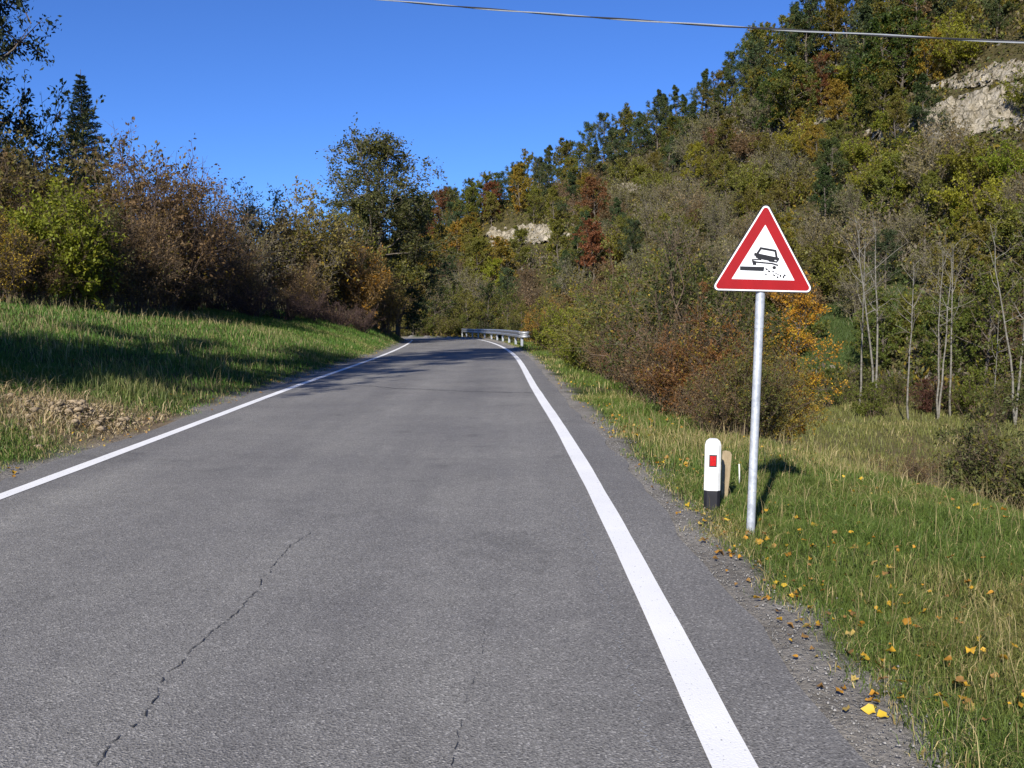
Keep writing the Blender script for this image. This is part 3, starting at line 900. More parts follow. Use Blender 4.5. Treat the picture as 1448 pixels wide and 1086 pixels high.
# ------------------------------------------------------------------ hillside woods
rgh = np.random.default_rng(77)
ROCKS = [(1385, 165, 75, 32), (742, 337, 58, 17), (885, 270, 20, 10), (1412, 108, 26, 8), (1120, 180, 30, 8)]
def blocked(px, py, hpx):
    for k, (cx, cy, rx, ry) in enumerate(ROCKS):
        # a crown standing below a rock would hide it as well
        if abs(px - cx) < rx * .95 and cy - ry * .7 < py < cy + ry * .6 + hpx * (.75 if k < 2 else .25): return True
    if (1130 < px < 1200 and 428 < py < 640): return True
    return False
hill_pts = []
for _ in range(26000):
    a = rgh.uniform(-.13, .60)
    Df = np.interp(a, _A, _Df); Dr = np.interp(a, _A, _Dr)
    D = Df + (Dr + 4 - Df) * rgh.random() ** .8
    y = D / math.sqrt(1 + a * a); x = a * y
    md = 3.5 if D > 95 else 3.0
    if any((x - q[0]) ** 2 + (y - q[1]) ** 2 < md * md for q in hill_pts): continue
    hill_pts.append((x, y))
hp = np.array(hill_pts); hz = ground(hp[:, 0], hp[:, 1])
hs, _ = road_coord(hp[:, 0], hp[:, 1])
HILL = []
for (x, y), z, s in zip(hill_pts, hz, hs):
    px, py = proj(x, y, z)
    if s < 6 or px > 1530 or px < 560: continue
    D = math.hypot(x, y)
    a = x / y
    t = (D - np.interp(a, _A, _Df)) / (np.interp(a, _A, _Dr) - np.interp(a, _A, _Df))
    if py < -60: continue
    HILL.append([x, y, z, px, py, D, t])

def where(px, py, t):
    col = ('above the guardrail' if px < 740 else 'right of low rock' if px < 860 else 'left of the sign' if px < 1010 else
           'above the sign' if px < 1150 else 'above the birches' if px < 1300 else 'below the white cliff' if py > 190 else 'around the white cliff')
    row = ('on the skyline' if t > .93 else 'high on the hillside' if t > .7 else 'halfway up the hillside' if t > .42 else 'low on the hillside' if t > .16 else 'at the hill foot')
    return f'{row} {col}'
labels = {}
def add_hill(e, base):
    labels.setdefault(base, []).append(e)

n_tree = n_shrub = 0
for (x, y, z, px, py, D, t) in sorted(HILL, key=lambda q: q[5]):
    u = rgh.random(); hpx = F_PX * 5 / D
    nzv = float(fbm([px], [py], .012, 70)[0]); nz2 = float(fbm([px], [py], .02, 71)[0])
    if blocked(px, py, hpx): continue
    tree = True; scale = .72; col = OLIVE; acc = None; tw = TW_BR; word = 'olive'; proto = None
    if t > .80:                                   # wooded crest
        if u < .45: proto = P_pine; col = PINE; word = 'dark green pine'; scale = .7; acc = OLIVE
        elif u < .78: proto = P_round; col = GREEN; word = 'deep green broadleaf tree'; scale = .68; acc = OCHRE
        else: proto = P_col; col = OLIVE; word = 'olive green slender tree'; scale = .68; acc = OCHRE
        if px > 1040: scale *= 1.25
    elif px < 860 and t > .25:
        if u < .35: proto = P_round; col = OLIVE; word = 'olive broadleaf tree'; acc = YELGREEN
        elif u < .55: proto = P_pine; col = PINE; word = 'dark green pine'; acc = OLIVE
        elif u < .72: proto = P_round; col = OCHRE; word = 'ochre autumn tree'; acc = ORANGE
        elif u < .87: proto = P_round; col = RUST; word = 'rust brown autumn tree'; acc = BROWN
        else: proto = P_twig; col = BROWN; word = 'bare brown shrub'; tree = False; tw = TW_BR
        scale = .68
    elif px > 1130 and py < 345 and t > .2:
        if u < .38: proto = P_bush; col = YELGREEN; word = 'yellow green bush'; tree = False; acc = OLIVE
        elif u < .66: proto = P_round; col = OLIVE; word = 'olive broadleaf tree'; acc = YELGREEN; scale = .55
        elif u < .80: proto = P_round; col = OCHRE; word = 'ochre autumn tree'; scale = .5
        elif u < .9: proto = P_pine; col = DKGREEN; word = 'dark green pine'; scale = .62
        else: proto = P_twig; col = GREYBR; word = 'grey brown leafless shrub'; tree = False; tw = TW_GREY
    elif t > .12:
        if u < .34: proto = P_twig; col = GREYBR; word = 'grey brown leafless shrub'; tree = False; tw = TW_GREY; acc = OLIVE
        elif u < .64: proto = P_bush; col = OLIVE; word = 'olive bush'; tree = False; acc = YELGREEN
        elif u < .76: proto = P_round; col = OLIVE; word = 'olive broadleaf tree'; scale = .55; acc = OCHRE
        elif u < .86: proto = P_pine; col = PINE; word = 'dark green pine'; scale = .55
        elif u < .93: proto = P_bush; col = BROWN; word = 'brown autumn bush'; tree = False
        else: proto = P_round; col = YELGREEN; word = 'yellow green broadleaf tree'; scale = .5; acc = OCHRE
    else:
        if u < .4: proto = P_bush; col = GREEN; word = 'green bush'; tree = False; acc = OLIVE
        elif u < .62: proto = P_bush; col = OLIVE; word = 'olive bush'; tree = False; acc = YELGREEN
        elif u < .8: proto = P_round; col = GREEN; word = 'deep green broadleaf tree'; scale = .5; acc = OLIVE
        else: proto = P_twig; col = BROWN; word = 'bare brown shrub'; tree = False; tw = TW_BR
    if tree: n_tree += 1
    else: n_shrub += 1
    if (tree and n_tree > 288) or (not tree and n_shrub > 288): continue
    j = rgh.uniform(.8, 1.22)
    c = tuple(v * j * rgh.uniform(.9, 1.1) for v in col)
    sc = (scale if tree else .95) * rgh.uniform(.85, 1.35)
    nm = 'pine_tree' if 'pine' in word else 'hillside_tree' if tree else 'hillside_shrub'
    e = plant(proto[int(rgh.integers(len(proto)))], x, y, sc, c, acc, tw, nm, 'tree' if tree else 'shrub',
              group='trees on the wooded hillside' if tree else 'shrubs on the wooded hillside', z=z - .05, rot=rgh.uniform(0, 6.28), lean=.05)
    add_hill(e, f'{word} {where(px, py, t)}')

def undergrowth():
    rg = np.random.default_rng(91); n = 75000
    a = rg.uniform(-.13, .62, n); f = rg.random(n) ** .8 * 1.06
    D = np.interp(a, _A, _Df) * .9 + (np.interp(a, _A, _Dr) + 4 - np.interp(a, _A, _Df) * .9) * f
    y = D / np.sqrt(1 + a * a); x = a * y
    s, _ = road_coord(x, y); z = ground(x, y)
    px, py = proj(x, y, z)
    k = (s > 7) & (py > -80)
    for (cx, cy, rx, ry) in ROCKS: k &= ~((np.hypot((px - cx) / (rx * .85), (py - cy) / (ry * .85)) < 1) & (rg.random(n) > .30 * (fbm(x, y, .35, 97) > .48)))
    for (qx, qy, rx, ry) in PATCHES:
        c = ray_ground(qx, qy); k &= np.hypot((x - c.x) / rx, (y - c.y) / ry) > 1
    dens = fbm(x, y, .12, 92); k &= rg.random(n) < .35 + .9 * sstep(.35, .65, dens)
    x, y, z = x[k], y[k], z[k]; n = len(x)
    m = 3
    hgt = (.25 + 1.5 * sstep(.4, .75, fbm(x, y, .25, 93)))
    C = np.repeat(np.stack([x, y, z], 1), m, 0) + np.stack([rg.normal(0, .35, n * m), rg.normal(0, .35, n * m), np.repeat(hgt, m) * rg.random(n * m)], 1)
    L = leaves(rg, C, np.tile([[0, -.2, .6]], (n * m, 1)), .34, .5)
    pal = np.array([OLIVE, (.11, .085, .045), (.13, .11, .085), OCHRE, (.07, .09, .02), (.10, .10, .03)])
    h1 = fbm(x, y, .07, 94); h2 = fbm(x, y, .1, 95)
    w = np.stack([np.exp(-((h1 - c0) ** 2 + (h2 - c1) ** 2) / .012) + .06 for c0, c1 in [(.45, .45), (.55, .4), (.4, .6), (.6, .6), (.5, .35), (.5, .52)]], 1)
    w = np.cumsum(w / w.sum(1, keepdims=True), 1); ch = (rg.random((n, 1)) > w).sum(1).clip(0, 5)
    col = np.repeat(pal[ch], m, 0) * rg.uniform(.6, 1.4, (n * m, 1))
    c4 = np.repeat(np.concatenate([col, np.ones((n * m, 1))], 1), 4, 0)
    me = mesh_np('hillside_undergrowth', L.reshape(-1, 3), np.arange(n * m * 4).reshape(-1, 4), None, [M['grass']], attrs={'blade': ('FLOAT_COLOR', c4)})
    tag(link('hillside_undergrowth', me), kind='stuff')
undergrowth()

# ------------------------------------------------------------------ pale rock faces on the hill
def rock_face(px, py, wpx, hpx, seed, label, tilt=0.0):
    c = ray_ground(px, py, 40)
    k = c.y / F_PX; w = wpx * 2 * k; h = hpx * 2 * k
    rg = np.random.default_rng(seed)
    nu, nv = 56, 26
    V = []; keepv = []
    Ys = np.arange(c.y - 45, c.y + 45, .35)
    cols = []
    for i in range(nu):
        xx = c.x + (i / (nu - 1) - .5) * w
        cols.append(np.maximum.accumulate(ground(np.full(len(Ys), xx), Ys)) + np.arange(len(Ys)) * 1e-6)
    for j in range(nv):
        for i in range(nu):
            u = i / (nu - 1) - .5; v = j / (nv - 1) - .5
            gx_ = c.x + u * w
            n1 = float(fbm([i * .16 + seed], [j * .25], 1, seed % 7)[0]) - .5
            n2 = float(vnoise([i * .55 + seed], [j * .8], 1, 3)[0]) - .5
            n3 = rg.normal(0, .32)
            edge_ = 1 - (abs(u * 2) ** 2.2 + abs(v * 2) ** 2.2) + n1 * 2.0 + n2 * .9
            led = ((v * 4.3 + .35 * n1 + .1 * i / nu) % 1.0) - .5
            out = (.9 + 1.1 * led + 1.8 * n2 + 1.2 * n1 + n3) * min(1, max(0, edge_ * 2.5)) * (.16 * h)
            zt = c.z + v * h
            yy = float(np.interp(zt, cols[i], Ys))
            zz = gz(gx_, yy)
            V.append((gx_, yy - out * .9, zz + out * .35)); keepv.append(edge_ > .12)
    a = (np.arange(nv - 1)[:, None] * nu + np.arange(nu - 1)[None, :]).ravel()
    q = np.stack([a, a + 1, a + nu + 1, a + nu], 1)
    kv = np.array(keepv); q = q[kv[q].sum(1) >= 3]
    o = link('rock_face', mesh_np('rock_face', V, q, mats=[M['rock']]))
    return tag(o, label, 'rock face', 'pale rock faces on the hillside')
rock_face(1385, 168, 85, 40, 3, 'large white limestone cliff showing high on the hillside')
rock_face(1412, 108, 46, 20, 8, 'grassy pale scree slab above the large white cliff')
rock_face(742, 336, 60, 17, 12, 'small broken white rock face among rust trees over the guardrail')
rock_face(885, 268, 20, 10, 17, 'tiny pale rock outcrop between bushes halfway along the hillside')
rock_face(1120, 182, 34, 9, 21, 'narrow pale rock ledge under the dark trees above the sign')

# ------------------------------------------------------------------ trees across the end of the road
P_bush_m = [make_shrub(151 + i, 3.4, 2.2, 24, 18, 5.5, .13, .55, .02) for i in range(2)]
P_leafy = [make_tree(161 + i, 7, 2.7, .12, 22, 6, 4, 10, .17) for i in range(2)]
def pix_plant(px, py_base, Y, proto, scale, color, accent, twig, name, cat, label, group=None, **kw):
    x = (px - CX) / F_PX * Y
    return plant(proto, x, Y, scale, color, accent, twig, name, cat, label, group, **kw)
end_list = [(548, 95, .75, OLIVE, 'olive leafy tree at the bend nearest the dark conifer'), (585, 99, .85, OCHRE, 'ochre olive tree behind the bend beside the bank'),
            (612, 97, .72, DKGREEN, 'dark green tree over the vanishing road end'), (640, 102, .75, GREEN, 'green tree behind the road end left of the guardrail'),
            (664, 98, .62, OLIVE, 'small olive tree behind the far guardrail post'), (690, 102, .75, DKGREEN, 'dark green tree directly behind the guardrail'),
            (716, 98, .66, GREEN, 'green tree behind the guardrail middle'), (738, 90, .5, OLIVE, 'low olive tree behind the guardrail end piece')]
for i, (px, Y, sc, c, lb) in enumerate(end_list):
    pix_plant(px, 0, Y, P_leafy[i % 2], sc, c, OLIVE, TW_BR, 'roadside_tree', 'tree', lb, 'trees beyond the bend')
end_b = [(560, 92, .7, OLIVE, 'olive bush low beside the bank at the bend'), (600, 94, .75, GREEN, 'green bush rising just past the left line end'), (628, 93, .7, OLIVE, 'olive bush at the road end centre'),
         (655, 94, .7, GREEN, 'green bush left of the guardrail start'), (682, 94, .65, DKGREEN, 'dark bush peeping over the guardrail beam'), (708, 88, .6, OLIVE, 'olive bush over the guardrail middle posts'),
         (730, 80, .55, GREEN, 'green bush close behind the guardrail beam bend')]
for i, (px, Y, sc, c, lb) in enumerate(end_b):
    pix_plant(px, 0, Y, P_bush_m[i % 2], sc, c, OLIVE, TW_BR, 'bush', 'bush', lb, 'bushes beyond the bend')

# ------------------------------------------------------------------ left thicket
P_thick = [make_shrub(171 + i, 5.2, 2.6, 36, 26, 5.0, .12, .55, .022, erect=.75) for i in range(3)]
P_bare = [make_shrub(181 + i, 4.6, 2.3, 38, 30, 2.2, .10, .55, .020, erect=.8) for i in range(2)]
P_green = make_shrub(191, 4.2, 1.8, 30, 24, 11., .12, .5, .02, erect=.5)
P_low = [make_shrub(195 + i, 1.5, 1.4, 34, 18, 1.0, .06, .5, .012, erect=.6) for i in range(2)]
P_big = make_tree(201, 16.5, 4.2, .10, 46, 9, 6, 20, .17, 'round', trunk_r=.26, lm='needle', aspect=.45)
P_open = make_tree(205, 12.6, 4.0, .16, 48, 8, 6, 30.0, .16, 'round', trunk_r=.15, spread=.42, topbare=.84)
P_yew = make_tree(207, 7.5, 3.4, .06, 36, 8, 5, 15, .17, 'round', trunk_r=.14, lm='needle', aspect=.35, droop=.15)
P_spruce = make_spruce(209, 12.5, 3.1, .15)

plant(P_big, -18.75, 33.5, .9, NEARBLACK, DKGREEN, TW_BR, 'evergreen_tree', 'tree', 'tall dark evergreen tree towering over the thicket', rot=0.6, sz=1.22)
pix_plant(126, 0, 52, P_spruce, 1.02, (.020, .033, .020), (.028, .045, .024), TW_BR, 'spruce_tree', 'tree', 'dark pointed spruce rising behind the thicket', z=.9)
e = pix_plant(530, 0, 64, P_open, 1.24, (.075, .08, .03), OLIVE, TW_GREY, 'tree', 'tree', 'tall loose crowned olive tree with thin twigs beside the bend', z=.4, sz=.78)
e = pix_plant(562, 0, 72, P_yew, 1.3, (.026, .044, .016), (.05, .07, .02), TW_BR, 'evergreen_tree', 'tree', 'broad dark evergreen tree under the tall loose crowned tree')
pix_plant(505, 0, 66, P_yew, 1.0, (.045, .062, .02), OLIVE, TW_BR, 'evergreen_tree', 'tree', 'smaller olive tinged evergreen tree left of the broad dark one', rot=1.0)
G_T = 'shrubs of the left thicket'
LT = [  # px, Y, proto, scale, colour, accent, twig, label
    (-70, 28, P_thick[0], 1.0, BROWN, OLIVE, TW_BR, 'brown olive shrub at the thicket edge below the tall evergreen'),
    (20, 29, P_thick[1], .92, (.10, .085, .03), OCHRE, TW_BR, 'olive brown shrub under the tall evergreen'),
    (92, 27.3, P_green, .86, (.135, .155, .018), (.19, .19, .02), TW_BR, 'bright yellow green leafy bush in the thicket'),
    (50, 26.5, P_bare[0], .42, BROWN, OCHRE, TW_BR, 'low brown shrub in front of the bright green bush'),
    (5, 25.5, P_bare[1], .55, OCHRE, YELLOW, TW_BR, 'low shrub with yellow leaves at the top of the bank'),
    (175, 34, P_thick[2], 1.05, (.10, .08, .035), OCHRE, TW_BR, 'tall brown olive shrub right of the bright green bush'),
    (215, 33, P_bare[0], 1.18, (.12, .075, .035), OCHRE, (.10, .07, .05), 'tall reddish brown twiggy shrub with bare shoots on top'),
    (255, 38, P_bare[1], 1.25, (.12, .075, .04), BROWN, (.10, .07, .052), 'brown twiggy shrub sloping down behind the reddish one'),
    (190, 30, P_bare[1], .72, BROWN, OLIVE, TW_BR, 'dark brown low shrub at the foot of the tall ones'),
    (140, 29, P_thick[0], .58, (.075, .08, .03), OCHRE, TW_BR, 'small olive shrub at the grass edge'),
    (290, 42, P_bare[0], 1.05, BROWN, OCHRE, (.095, .07, .055), 'mid brown twiggy shrub left of the pale stems'),
    (330, 47, P_bare[1], 1.22, GREYBR, OCHRE, TW_PALE, 'greyish shrub with pale bare stems'),
    (372, 50, P_thick[1], 1.12, (.115, .09, .035), YELGREEN, TW_GREY, 'brown olive shrub next to the pale stems'),
    (415, 52, P_thick[2], 1.32, (.14, .115, .03), YELLOW, TW_GREY, 'yellowish olive shrub with bright leaves on top'),
    (455, 54, P_thick[0], 1.1, (.10, .09, .03), OCHRE, TW_BR, 'olive shrub between the yellowish and the orange one'),
    (505, 55, P_thick[1], .98, (.15, .095, .03), ORANGE, TW_BR, 'orange brown shrub before the tall loose crowned tree'),
    (470, 58, P_thick[2], 1.25, OLIVE, YELGREEN, TW_BR, 'tall olive shrub behind the orange brown one'),
    (345, 44, P_bare[0], .6, BROWN, OLIVE, TW_BR, 'low brown shrub before the pale stems'),
    (245, 36, P_bare[1], .6, (.08, .07, .035), OLIVE, TW_BR, 'low dark shrub below the twiggy brown mass'),
    (430, 49, P_bare[0], .62, BROWN, OCHRE, TW_BR, 'low brown shrub under the yellowish one'),
    (545, 60, P_thick[0], .7, (.12, .09, .03), OCHRE, TW_BR, 'small ochre shrub closest to the bend'),
    (520, 62, P_bare[1], .6, BROWN, OCHRE, TW_BR, 'small brown shrub behind the bramble end'),
    (120, 42, P_thick[1], .82, (.09, .085, .04), OLIVE, TW_GREY, 'grey olive shrub just under the spruce'),
    (40, 38, P_thick[2], 1.5, (.085, .09, .03), OLIVE, TW_BR, 'large olive shrub behind the bright green bush'),
]
for (px, Y, pr, sc, c, a, tw, lb) in LT:
    pix_plant(px, 0, Y, pr, sc, tuple(v * 1.2 for v in c), a, tw, 'thicket_shrub', 'shrub', lb, G_T)
BR = [(318, 41, .9, 'purple brown bramble clump at the left end of the bramble row'), (358, 43, 1.0, 'second bramble clump below the pale stems'), (400, 45, 1.05, 'dark bramble clump under the yellowish shrub'),
      (440, 47, 1.0, 'bramble clump below the olive shrub'), (478, 49, 1.0, 'bramble clump below the orange brown shrub'), (512, 51, .95, 'purple brown bramble clump at the right end near the bend'),
      (270, 38, .8, 'small brown bramble clump at the grass edge before the twiggy shrubs')]
for i, (px, Y, sc, lb) in enumerate(BR):
    pix_plant(px, 0, Y, P_low[i % 2], sc, (.07, .045, .03), BROWN, TW_PURP, 'bramble', 'bramble', lb, 'brambles at the bank top', sz=.95)
# tall trees on the bank left of the picture: their shade lies across the grass
for i, (x, y, sc) in enumerate([(-12.4, 1.0, .66), (-10.6, 9.0, .86)]):
    plant(P_big, x, y, sc, (.03, .045, .015), OLIVE, TW_BR, 'evergreen_tree', 'tree',
          ['smaller evergreen tree on the bank whose shade lies across the grass', 'tallest evergreen tree on the bank shading grass and road'][i], 'shade trees on the left bank', rot=i * 2.1, sz=1.05 + .5 * i)

# ------------------------------------------------------------------ right verge shrubs
P_v = [make_shrub(211 + i, 2.6, 1.5, 32, 22, 6.5, .06, .5, .010, erect=.6) for i in range(3)]
P_vg = [make_shrub(221 + i, 2.2, 1.5, 32, 22, 8.5, .065, .5, .010, erect=.5) for i in range(2)]
P_vb = [make_shrub(231 + i, 2.4, 1.4, 34, 24, 3.2, .055, .5, .009, erect=.65) for i in range(2)]
P_ora = make_tree(241, 5.2, 1.1, .12, 30, 6, 5, 12, .07, 'col', trunk_r=.05, spread=.5)
G_V = 'shrubs along the right verge'
RV = [ # px, Y, proto, scale, colours, label
    (778, 50, P_vg[0], 1.0, (.24, .14, .025), OCHRE, TW_BR, 'orange autumn shrub behind the guardrail end'),
    (790, 42, P_vg[1], .95, OLIVE, YELGREEN, TW_BR, 'olive shrub just in front of the orange one'),
    (812, 34, P_vg[0], .95, (.15, .165, .02), YELGREEN, TW_BR, 'bright yellow green shrub at the verge edge'),
    (832, 28, P_vg[1], .72, (.14, .155, .02), OLIVE, TW_BR, 'yellow green shrub nearer than the bright one'),
    (850, 33, P_v[0], 1.0, OLIVE, OCHRE, TW_BR, 'taller olive shrub behind the yellow green pair'),
    (862, 24, P_vb[0], .6, BROWN, OLIVE, TW_BR, 'brown twiggy low shrub after the yellow green pair'),
    (885, 27, P_v[1], 1.25, (.13, .13, .03), OCHRE, TW_BR, 'olive brown shrub above the brown twiggy one'),
    (905, 20.5, P_vb[1], .7, (.13, .07, .035), OCHRE, TW_BR, 'brown shrub halfway along the verge'),
    (930, 22, P_v[2], 1.2, (.07, .085, .02), OCHRE, TW_BR, 'dark olive shrub behind the halfway brown one'),
    (938, 16.8, P_vb[0], .68, BROWN, OLIVE, TW_BR, 'low brown shrub before the dark tall one'),
    (968, 17.5, P_v[0], 1.12, (.045, .055, .016), OLIVE, TW_BR, 'dark tall shrub left of the delineator post'),
    (985, 14.8, P_v[1], .66, (.13, .065, .025), OCHRE, TW_BR, 'reddish brown shrub above the delineator post'),
    (1005, 19, P_v[2], 1.1, (.05, .058, .018), YELLOW, TW_BR, 'dark shrub with yellow leaves left of the sign pole'),
    (1022, 14.5, P_vg[0], .62, (.16, .075, .022), OCHRE, TW_BR, 'rust brown shrub left of the sign pole'),
    (1050, 13.0, P_v[0], .5, (.09, .095, .025), OCHRE, TW_BR, 'olive brown shrub directly behind the sign pole'),
    (1078, 13.8, P_v[2], .5, (.11, .105, .03), OCHRE, TW_BR, 'olive shrub right of the sign pole below the orange tree'),
    (1010, 13.0, P_vb[1], .42, BROWN, OLIVE, TW_BR, 'small dry twiggy shrub behind the wooden stake'),
    (1085, 18, P_v[1], .75, OCHRE, OLIVE, TW_BR, 'ochre shrub at the foot of the orange tree'),
    (1420, 13.5, P_vb[0], .72, (.10, .09, .035), OLIVE, TW_BR, 'dry twiggy shrub below the verge crest'),
    (1475, 12.5, P_v[1], .85, (.08, .09, .03), OLIVE, TW_BR, 'olive shrub right of the dry twiggy one'),
    (1365, 16, P_vb[1], .55, (.10, .085, .04), OLIVE, TW_GREY, 'low grey brown shrub on the valley side'),
    (1290, 12.4, P_vb[0], .33, BROWN, OLIVE, TW_BR, 'tiny dark twig bush at the verge crest'),
]
for (px, Y, pr, sc, c, a, tw, lb) in RV:
    pix_plant(px, 0, Y, pr, sc, tuple(v * 1.08 for v in c), tuple(v * 1.0 for v in a), tw, 'verge_shrub', 'shrub', lb, G_V)
_ox = (1118 - CX) / F_PX * 19.5
plant(P_ora, _ox, 19.5, (2.0 - gz(_ox, 19.5)) / 5.2, (.36, .19, .02), YELLOW, TW_BR, 'autumn_tree', 'tree', 'small orange yellow autumn tree right of the sign pole')

# ------------------------------------------------------------------ pale-stemmed trees and bushes in the valley
P_birch = [make_tree(251 + i, 9.5, 1.7, .42, 12, 4, 3, 1.6, .11, 'col', trunk_r=.048, bark_m='birch', spread=.5, forks=1 + (i > 0)) for i in range(3)]
VB = [(1217, 50, 1.0, 0, 'pale birch with a white stem nearest the orange tree'), (1240, 47, 1.02, 1, 'forked pale birch with the whitest lower stem'),
      (1288, 43, .78, 0, 'slim straight pale birch right of the forked one'), (1330, 45, .85, 2, 'leaning forked birch above the dark red bush'),
      (1347, 46, .9, 0, 'thin birch close to the leaning forked one'), (1408, 44, .55, 0, 'short bare sapling among the green bushes'), (1440, 42, .95, 1, 'tall pale birch on the far side by the green tree')]
for px, Y, sc, k, lb in VB:
    e = pix_plant(px, 0, Y, P_birch[k], sc, OLIVE, YELGREEN, TW_PALE, 'birch_tree', 'tree', lb, 'birches in the valley')
VG = [(1128, 52, .75, GREEN, 'green bush in the valley beside the orange tree'), (1175, 49, .95, (.075, .095, .02), 'olive green bush at the left end of the valley row'), (1205, 52, 1.0, GREEN, 'rounded green bush below the first birch'),
      (1238, 45, .8, (.10, .12, .02), 'lighter green bush at the foot of the forked birch'), (1270, 50, .9, GREEN, 'green bush between the forked and the slim birch'), (1312, 47, .8, (.09, .04, .03), 'dark red brown bush under the leaning birch'),
      (1345, 48, .75, DKGREEN, 'dark green bush behind the thin birch'), (1378, 46, 1.1, (.10, .12, .018), 'bright green bush left of the tall green tree'), (1415, 43, .95, (.075, .095, .02), 'green bush below the short sapling'),
      (1455, 44, 1.1, GREEN, 'green bush under the tall far birch'), (1490, 46, 1.2, OLIVE, 'olive bush past the tall far birch')]
for i, (px, Y, sc, c, lb) in enumerate(VG):
    pix_plant(px, 0, Y, P_bush_m[i % 2], sc * .66, c, OLIVE, TW_BR, 'valley_bush', 'bush', lb, 'bushes in the valley')
pix_plant(1395, 0, 54, P_leafy[0], .95, (.085, .105, .018), YELGREEN, TW_BR, 'broadleaf_tree', 'tree', 'leafy green tree among the valley birches')
pix_plant(1465, 0, 58, P_leafy[1], 1.0, GREEN, OLIVE, TW_BR, 'broadleaf_tree', 'tree', 'leafy tree beyond the tall far birch')
# taller trees that stand out on the skyline
SK = [(1115, 205, P_round[0], 1.12, GREEN, OCHRE, 'big green tree clump above the sign under the wire'), (1092, 200, P_round[1], .95, (.05, .08, .018), OLIVE, 'deep green tree on the left flank of the big clump'),
      (1140, 120, P_pine[0], 1.25, (.04, .06, .022), OLIVE, 'tall pointed pine crossing the wire'), (1240, 175, P_round[2], 1.3, (.045, .072, .014), OLIVE, 'large dark green tree left of the white cliff'),
      (1215, 120, P_pine[1], 1.15, PINE, OLIVE, 'dark pine behind the large dark green tree'), (1275, 150, P_round[0], 1.1, (.06, .085, .016), OCHRE, 'rounded dark tree touching the large one'),
      (1160, 160, P_col[0], .7, RUST, BROWN, 'rust red slender tree beside the big green clump'), (1300, 75, P_col[1], 1.0, BROWN, OCHRE, 'brown slender tree high under the wire'),
      (955, 165, P_pine[0], .85, PINE, OLIVE, 'dark pine standing out on the skyline left of the sign'), (1003, 150, P_round[1], .9, (.055, .075, .03), OLIVE, 'greyish green tree standing out on the skyline near the sign')]
for px, py, pr, sc, c, a, lb in SK:
    p = ray_ground(px, py, 60)
    plant(pr, p.x, p.y, sc, c, a, TW_BR, 'skyline_tree', 'tree', lb, 'tall trees on the skyline', z=p.z - .1)

for base, es in labels.items():
    if len(es) == 1:
        es[0]['label'] = base; continue
    es.sort(key=lambda e: proj(*e.location)[0])
    ordn = ['leftmost', 'second', 'third', 'fourth', 'fifth', 'sixth', 'seventh', 'eighth', 'ninth', 'tenth', 'eleventh', 'twelfth']
    for k, e in enumerate(es):
        n = len(es)
        o = 'leftmost' if k == 0 else 'rightmost' if k == n - 1 else (f'{ordn[k]} from left' if k < 12 else f'number {k + 1} from left')
        e['label'] = f'{o} {base}' if k in (0, n - 1) else f'{o}, {base}'

# ------------------------------------------------------------------ warning sign
SY = None
base = road_pt(1061, 760)
sx, sy = base.x, base.y
bz = gz(sx, sy)
# refine for the true ground height at the pole
sy = sy * (CAM_H - bz) / CAM_H; sx = (1061 - CX) / F_PX * sy * 1.0
d0 = sy * cp + (CAM_H - bz) * sp
sx = (1061 - CX) / F_PX * d0; bz = gz(sx, sy)
LEAN = R(1.35)
sign = empty('road_sign', (sx, sy, bz), (0, LEAN, 0))
tag(sign, 'triangular red bordered soft shoulder warning sign on a galvanised pole', 'road sign')
ztop = at(1075, 413, sy).z - bz            # lower edge of the plate above the ground
zap = at(1080, 290, sy).z - bz
mb = MB(); mb.tube([(0, 0, -.3), (0, 0, .6), (0, 0, ztop + .40)], .0285, 20); pole = mb.build('pole', M['galv'], sign, smooth=True)
mb = MB(); mb.tube([(0, 0, ztop + .40), (0, 0, ztop + .412)], .031, 20); mb.build('pole_cap', M['post_black'], pole, smooth=True)
mb = MB(); mb.tube([(0, 0, ztop - .24), (0, 0, ztop + .05)], .0303, 20); mb.build('pole_sleeve', M['galv'], pole, smooth=True)
# plate geometry from the drawing (crop pixels), then squared up
tw = R(1.77); K = (zap - ztop) / (1045 - 140)
def S(cx, cy):
    dx, dy = cx - 697, cy - 1030
    c_, s_ = math.cos(tw), math.sin(tw)
    return ((dx * c_ + dy * s_) * K, -(-dx * s_ + dy * c_) * K + ztop + .002)
def rounded(pts, r):
    """rounded polygon, counter-clockwise from the front (x right, z up)"""
    out = []; n = len(pts)
    P = [Vector(p) for p in pts]
    for i in range(n):
        p, a, b = P[i], P[i - 1], P[(i + 1) % n]
        da = (a - p).normalized(); db = (b - p).normalized()
        ang = da.angle(db); L_ = r / math.tan(ang / 2)
        c = p + (da + db).normalized() * (r / math.sin(ang / 2))
        s0 = (p + da * L_) - c; s1 = (p + db * L_) - c
        a0 = math.atan2(s0.y, s0.x); a1 = math.atan2(s1.y, s1.x)
        while a1 < a0: a1 += 2 * math.pi
        if a1 - a0 > math.pi: a1 -= 2 * math.pi
        out += [(c.x + r * math.cos(a0 + (a1 - a0) * k / 8), c.y + r * math.sin(a0 + (a1 - a0) * k / 8)) for k in range(9)]
    return out
